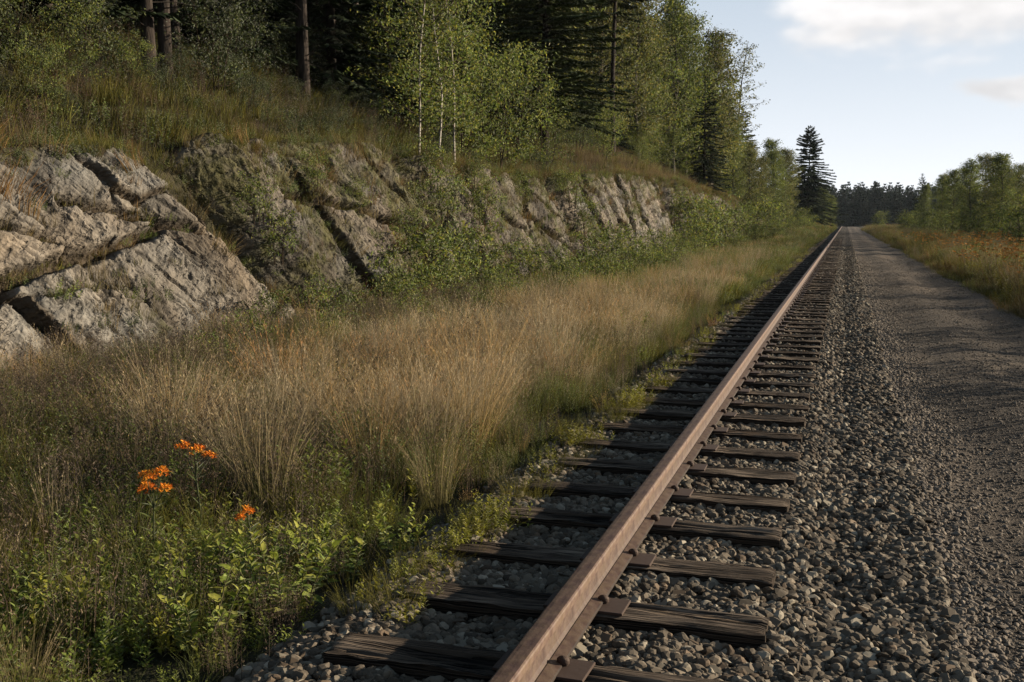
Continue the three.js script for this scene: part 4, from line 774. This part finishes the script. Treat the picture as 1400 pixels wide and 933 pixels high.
// the hedge of trees to the right of the field, the far woods and the small bushes before them
{
  const r = RNG(909);
  const hedge = [[11.6, -74, 0.55, 'nearest dark leafy tree of the hedge, at the picture edge'], [10.6, -84, 0.56, 'second dark leafy tree of the hedge from the picture edge'], [11.2, -93, 0.58], [10.4, -102, 0.6], [12.4, -110, 0.68], [10.6, -120, 0.6], [12.6, -131, 0.66], [11.2, -142, 0.62], [12.8, -155, 0.68], [11.0, -168, 0.6]];
  hedge.forEach(([x, z, s, l], k) => plant('hedge_tree', decShape[k % 4], x, z, k * 1.1 + 0.6, s * 1.02, M.bark, M.leaf, l ?? 'leafy tree in the dark hedge across the field', 'tree', l ? null : 'leafy trees of the hedge across the field'));
  for (let k = 0; k < 16; k++) { const zz = 70 + k * 7.2; plant('hedge_tree', decShape[(k * 3 + 1) % 4], 15 + 6 * r() + zz * 0.02, -zz, r() * 6, 0.55 + 0.2 * r(), M.bark, M.leaf, 'leafy tree in the dark hedge across the field', 'tree', 'leafy trees of the hedge across the field'); }
  for (let k = 0; k < 14; k++) { const zz = 62 + k * 8, s = 1.2 + r() * 1.0; plant('hedge_bush', lowShape[k % 4], 9.2 + r() * 1.4 - sst(90, 160, zz) * 1.2, -zz, r() * 6, s, M.bark, M.leaf, 'low green bush along the foot of the hedge', 'bush', 'low bushes along the foot of the hedge', 'stem'); }
  plant('spruce_tree', spruceShape[1], 11.6, -186, 0.8, 0.84, M.bark, M.needle, 'pointed spruce standing above the far end of the hedge', 'tree');
  [[7.4, -152, 1.7, 'round pale green bush at the far end of the field'], [8.6, -160, 2.0, 'larger round green bush at the far end of the field, before the pointed spruce'], [5.6, -195, 2.2, 'small green bush before the far woods, nearest the road']].forEach(([x, z, s, l], k) => plant('field_bush', lowShape[k], x, z, k, s, M.bark, M.leaf, l, 'bush', null, 'stem'));
  const farShape = [1, 2, 3].map((s) => needleTree({ seed: s * 201, h: 13, tr: 0.2, low: 0.03, radius: cone(2.6, 0.8), whorls: 20, around: 6, sprays: 9, color: [0.055, 0.082, 0.058], bark: BK.spruce, droop: 0.4, spray: 1.0, width: 0.5 }));
  for (let k = 0; k < 64; k++) { const x = -30 + k * 1.5 + (r() - 0.5) * 1.6, z = -345 - r() * 22; plant('far_spruce', farShape[k % 3], x, z, r() * 6.28, 0.76 + 0.3 * r(), M.bark, M.needle, 'dark pointed spruce in the far woods where the track ends', 'tree', 'spruces of the far woods'); }
  const deep = []; for (let n = 0; n < 760; n++) deep.push({ k: n, x: -110 + r() * 330, y: 0, z: -366 - r() * 45, ry: r() * 6.28, s: 0.8 + 0.32 * r(), c: [1, 1, 1] });
  scatter('far_woods', 'spruce_mass', farShape.map((s) => s.crown), M.needle, deep, 'dark mass of the far woods behind the pointed spruces', 'woods');
}

// ------------------------------------------------------------------ orange flowers
const ORANGE = [[0.78, 0.23, 0.02], [0.66, 0.16, 0.014], [0.88, 0.34, 0.03]];
function umbel(b, r, x, y, z, R, n, size) {
  for (let k = 0; k < n; k++) {
    const a = k * 2.4, d = R * Math.sqrt((k + 0.5) / n), px = x + Math.cos(a) * d, pz = z + Math.sin(a) * d, py = y + (1 - (d / R) ** 2) * R * 0.7 + (r() - 0.5) * R * 0.5, c = ORANGE[(r() * 3) | 0];
    for (let m = 0; m < 6; m++) { const t = (m / 6) * 6.28 + r() * 0.5, up = m % 2 ? 0.75 : -0.25, d2 = unit(Math.cos(t), up + r() * 0.4, Math.sin(t)), s = unit(-Math.sin(t), 0.1, Math.cos(t)), v = 0.75 + r() * 0.45; b.leaf(px, py, pz, d2[0], d2[1], d2[2], s[0], s[1], s[2], size * (0.8 + 0.5 * r()), size * 0.5, c.map((q) => q * v)); }
  }
}
function flower(x, z, h, heads, label, seed) {
  const r = RNG(seed), g = tag(base('orange_flower', x, H(x, z), z, r() * 6), label, 'flower'), st = new MB(), lv = new MB();
  const top = V((r() - 0.5) * 0.05, h, (r() - 0.5) * 0.05), pts = [V(0, -0.04, 0), V(top.x * 0.3 + 0.01, h * 0.4, top.z * 0.2), V(top.x * 0.7, h * 0.75, top.z * 0.8), top.clone().add(V(0, -0.03, 0))];
  st.tube(pts, [0.006, 0.005, 0.004, 0.003], 6, [0.075, 0.085, 0.03]);
  for (const [hx, hy, hz] of heads) st.tube([pts[2], pts[2].clone().lerp(top.clone().add(V(hx, hy, hz)), 0.6), top.clone().add(V(hx, hy - 0.008, hz))], [0.003, 0.0025, 0.002], 5, [0.085, 0.095, 0.035]);
  mesh('stem', st.geometry(), M.leaf, g);
  for (let m = 0; m < 30; m++) { const t = 0.12 + (0.78 * m) / 30, az = m * 2.4, e = 0.35 + 0.4 * r(), v = 0.8 + 0.4 * r(), k = Math.min(2.999, t * 3), p = pts[Math.floor(k)].clone().lerp(pts[Math.floor(k) + 1], k % 1), d = [Math.cos(az) * Math.cos(e), Math.sin(e), Math.sin(az) * Math.cos(e)], s = unit(-Math.sin(az), (r() - 0.5), Math.cos(az)); lv.leaf(p.x, p.y, p.z, d[0], d[1], d[2], s[0], s[1], s[2], 0.06 + 0.03 * r(), 0.016, [0.105 * v, 0.135 * v, 0.026 * v]); }
  mesh('foliage', lv.geometry(), M.leaf, g).userData.kind = 'stuff';
  for (const [hx, hy, hz, R] of heads) { const b = new MB(); umbel(b, r, top.x + hx, top.y + hy, top.z + hz, R, Math.round(R * 520), 0.019); mesh('flower_head', b.geometry(), M.petal, g); }
}
flower(-3.42, -4.62, 0.58, [[-0.055, 0.045, 0, 0.042], [0.02, 0.02, -0.02, 0.044], [-0.045, -0.05, 0.04, 0.036], [0.06, -0.055, 0.02, 0.046]], 'orange flower with the largest cluster of heads, lower of the two bright ones', 11);
flower(-3.53, -5.2, 0.63, [[-0.06, 0.022, 0, 0.044], [0.02, 0.0, 0.005, 0.046], [0.085, -0.035, 0, 0.036]], 'orange flower held highest, beside the tall straw clump', 23);
flower(-2.96, -4.85, 0.37, [[0, 0.0, 0, 0.034], [0.045, -0.035, 0, 0.022]], 'small faded orange flower low among the green leaves', 37);

// lush leafy plants below and beside the flowers
{
  const leafGeo = [0, 1, 2].map((q) => {                // ovate leaf: folded along the rib and bent down at the tip, one metre long
    const b = new MB(), rows = [], w = [0.26, 0.22, 0.3][q], bend = [0.22, 0.35, 0.1][q];
    for (let k = 0; k <= 6; k++) { const t = k / 6, ww = w * Math.pow(Math.sin(Math.PI * Math.min(1, 0.04 + 0.96 * Math.pow(t, 0.8))), 0.9) + 0.012 * (1 - t), y = -bend * t * t, wav = 0.03 * Math.sin(k * 2.1 + q); rows.push([b.v(t, y + ww * 0.35 + wav, -ww, 0, 1, 0, [1, 1, 1]), b.v(t, y, 0, 0, 1, 0, [1.12, 1.1, 1.2]), b.v(t, y + ww * 0.35 - wav, ww, 0, 1, 0, [0.94, 0.95, 0.9])]); }
    for (let k = 0; k < 6; k++) for (const e of [0, 1]) { b.tri(rows[k][e], rows[k][e + 1], rows[k + 1][e + 1]); b.tri(rows[k][e], rows[k + 1][e + 1], rows[k + 1][e]); }
    const g = b.geometry(); g.computeVertexNormals(); return g;
  });
  const leafMat = [[0.2, 0.25, 0.026], [0.25, 0.29, 0.032], [0.15, 0.2, 0.025], [0.31, 0.31, 0.045], [0.11, 0.155, 0.022]].map((c) => { const m = M.leaf.clone(); m.color.multiply(new THREE.Color().setRGB(...c)); return m; });
  const UP = V(0, 1, 0);
  [[-2.78, -4.55, 0.8, 'below the small faded orange flower'], [-2.45, -4.75, 0.72, 'right of the small faded orange flower, towards the sleepers'], [-2.48, -4.3, 0.85, 'at the ballast edge beside the nearest sleeper ends'], [-3.1, -4.5, 0.85, 'right of the largest orange flower cluster'], [-2.28, -5.15, 0.62, 'at the ballast edge below the reddish straw clump'], [-2.62, -3.85, 0.8, 'lowest of the bright ones along the ballast edge'], [-3.05, -4.05, 0.7, 'in the middle of the dark near corner'], [-2.75, -5.1, 0.7, 'in front of the big straw clump'], [-3.45, -4.35, 0.7, 'under the largest orange flower cluster']]
    .forEach(([x, z, q, w], n) => {
      const r = RNG(8100 + n), g = tag(base('leafy_plant', x, H(x, z) - 0.02, z, n * 1.7), 'bright green broad leaved plant ' + w, 'plant'), st = new MB();
      g.scale.setScalar(q);
      for (let k = 0; k < 9; k++) {
        const a = r() * 6.28, d = 0.17 * Math.sqrt(r()), hh = 0.46 * (0.6 + 0.5 * r()), out = 0.16 * (0.3 + r()), at = (t) => V(Math.cos(a) * (d + out * t * t), hh * t, Math.sin(a) * (d + out * t * t));
        st.tube([at(0), at(0.4), at(0.75), at(1)], [0.005, 0.0045, 0.0035, 0.002], 5, [0.13, 0.12, 0.04]);
        for (let m = 0; m < 18; m++) {
          const t = 0.2 + (0.82 * (m + r() * 0.4)) / 18, lf = mesh('leaf', leafGeo[(r() * 3) | 0], leafMat[t > 0.85 ? 3 - ((r() * 2) | 0) * 2 : (r() * 5) | 0], g);
          lf.position.copy(at(Math.min(t, 1))); lf.rotation.set((r() - 0.5) * 0.9, m * 2.4 + r() * 0.8, lerp(-0.1, 0.9, t) + (r() - 0.5) * 0.5, 'YXZ'); lf.scale.setScalar((0.055 + 0.042 * r()) * (1.15 - 0.45 * t));
        }
      }
      mesh('stem', st.geometry(), M.leaf, g);
    });
}
// the tall straw clumps that stand out in the near verge
{
  const straw = [1, 2].map((s) => tuft(300 + s, 190, 1.0, 0.17, 0.5, 0.0048, [0.15, 0.14, 0.05], [0.42, 0.32, 0.18], 5, 3));
  const put = (x, z, s, geo, label) => { const g = tag(base('grass_clump', x, H(x, z) - 0.03, z, x), label, 'grass clump'); g.scale.setScalar(s); mesh('blade', geo, M.blade, g).userData.kind = 'stuff'; };
  put(-3.55, -6.0, 0.98, straw[0], 'big fountain shaped clump of straw grass behind the orange flowers');
  put(-2.5, -6.3, 0.62, straw[1], 'smaller reddish straw clump leaning at the ballast edge');
  put(-2.95, -3.15, 0.42, straw[1], 'thin upright straw clump in the dark near corner');
}
// wildflowers of the field to the right of the road
{
  const r = RNG(321), items = [], b = [1, 2, 3].map((s) => { const m = new MB(), q = RNG(s * 5); for (let k = 0; k < 5; k++) { const x = (q() - 0.5) * 0.4, z = (q() - 0.5) * 0.4, h = 0.45 + 0.25 * q(); blade(m, q, x, z, h, 0.006, 0.05, q() * 6, [0.08, 0.07, 0.03], [0.1, 0.08, 0.03], 2, 0); for (let j = 0; j < 9; j++) { const t = q() * 6.28, d = unit(Math.cos(t), 0.6, Math.sin(t)), s2 = unit(-Math.sin(t), 0.3, Math.cos(t)), v = 0.6 + 0.6 * q(); m.leaf(x + (q() - 0.5) * 0.06, h + (q() - 0.5) * 0.03, z + (q() - 0.5) * 0.06, d[0], d[1], d[2], s2[0], s2[1], s2[2], 0.05, 0.03, [0.6 * v, 0.27 * v, 0.045 * v]); } } return m.geometry(); });
  for (let n = 0; n < 760; n++) { const zz = 12 * Math.exp(r() * Math.log(7)), z = -zz, x = roadRight(zz) + 0.6 + r() * 10; if (fbm(x * 0.25, z * 0.12, 44, 3) < -0.3) continue; items.push({ k: (r() * 3) | 0, x, y: H(x, z), z, ry: r() * 6.28, s: 0.8 + 0.5 * r() + zz * 0.002, c: dust(r, [0.85, 0.9, 1], 0.35) }); }
  scatter('orange_wildflowers', 'wildflower', b, M.petal, items, 'orange wildflowers spread through the dry field beside the road', 'wildflowers');
}

// thin late-summer haze over the distance
scene.fog = new THREE.FogExp2(0xd6e2ee, 0.00007);

renderer.render(scene, camera);
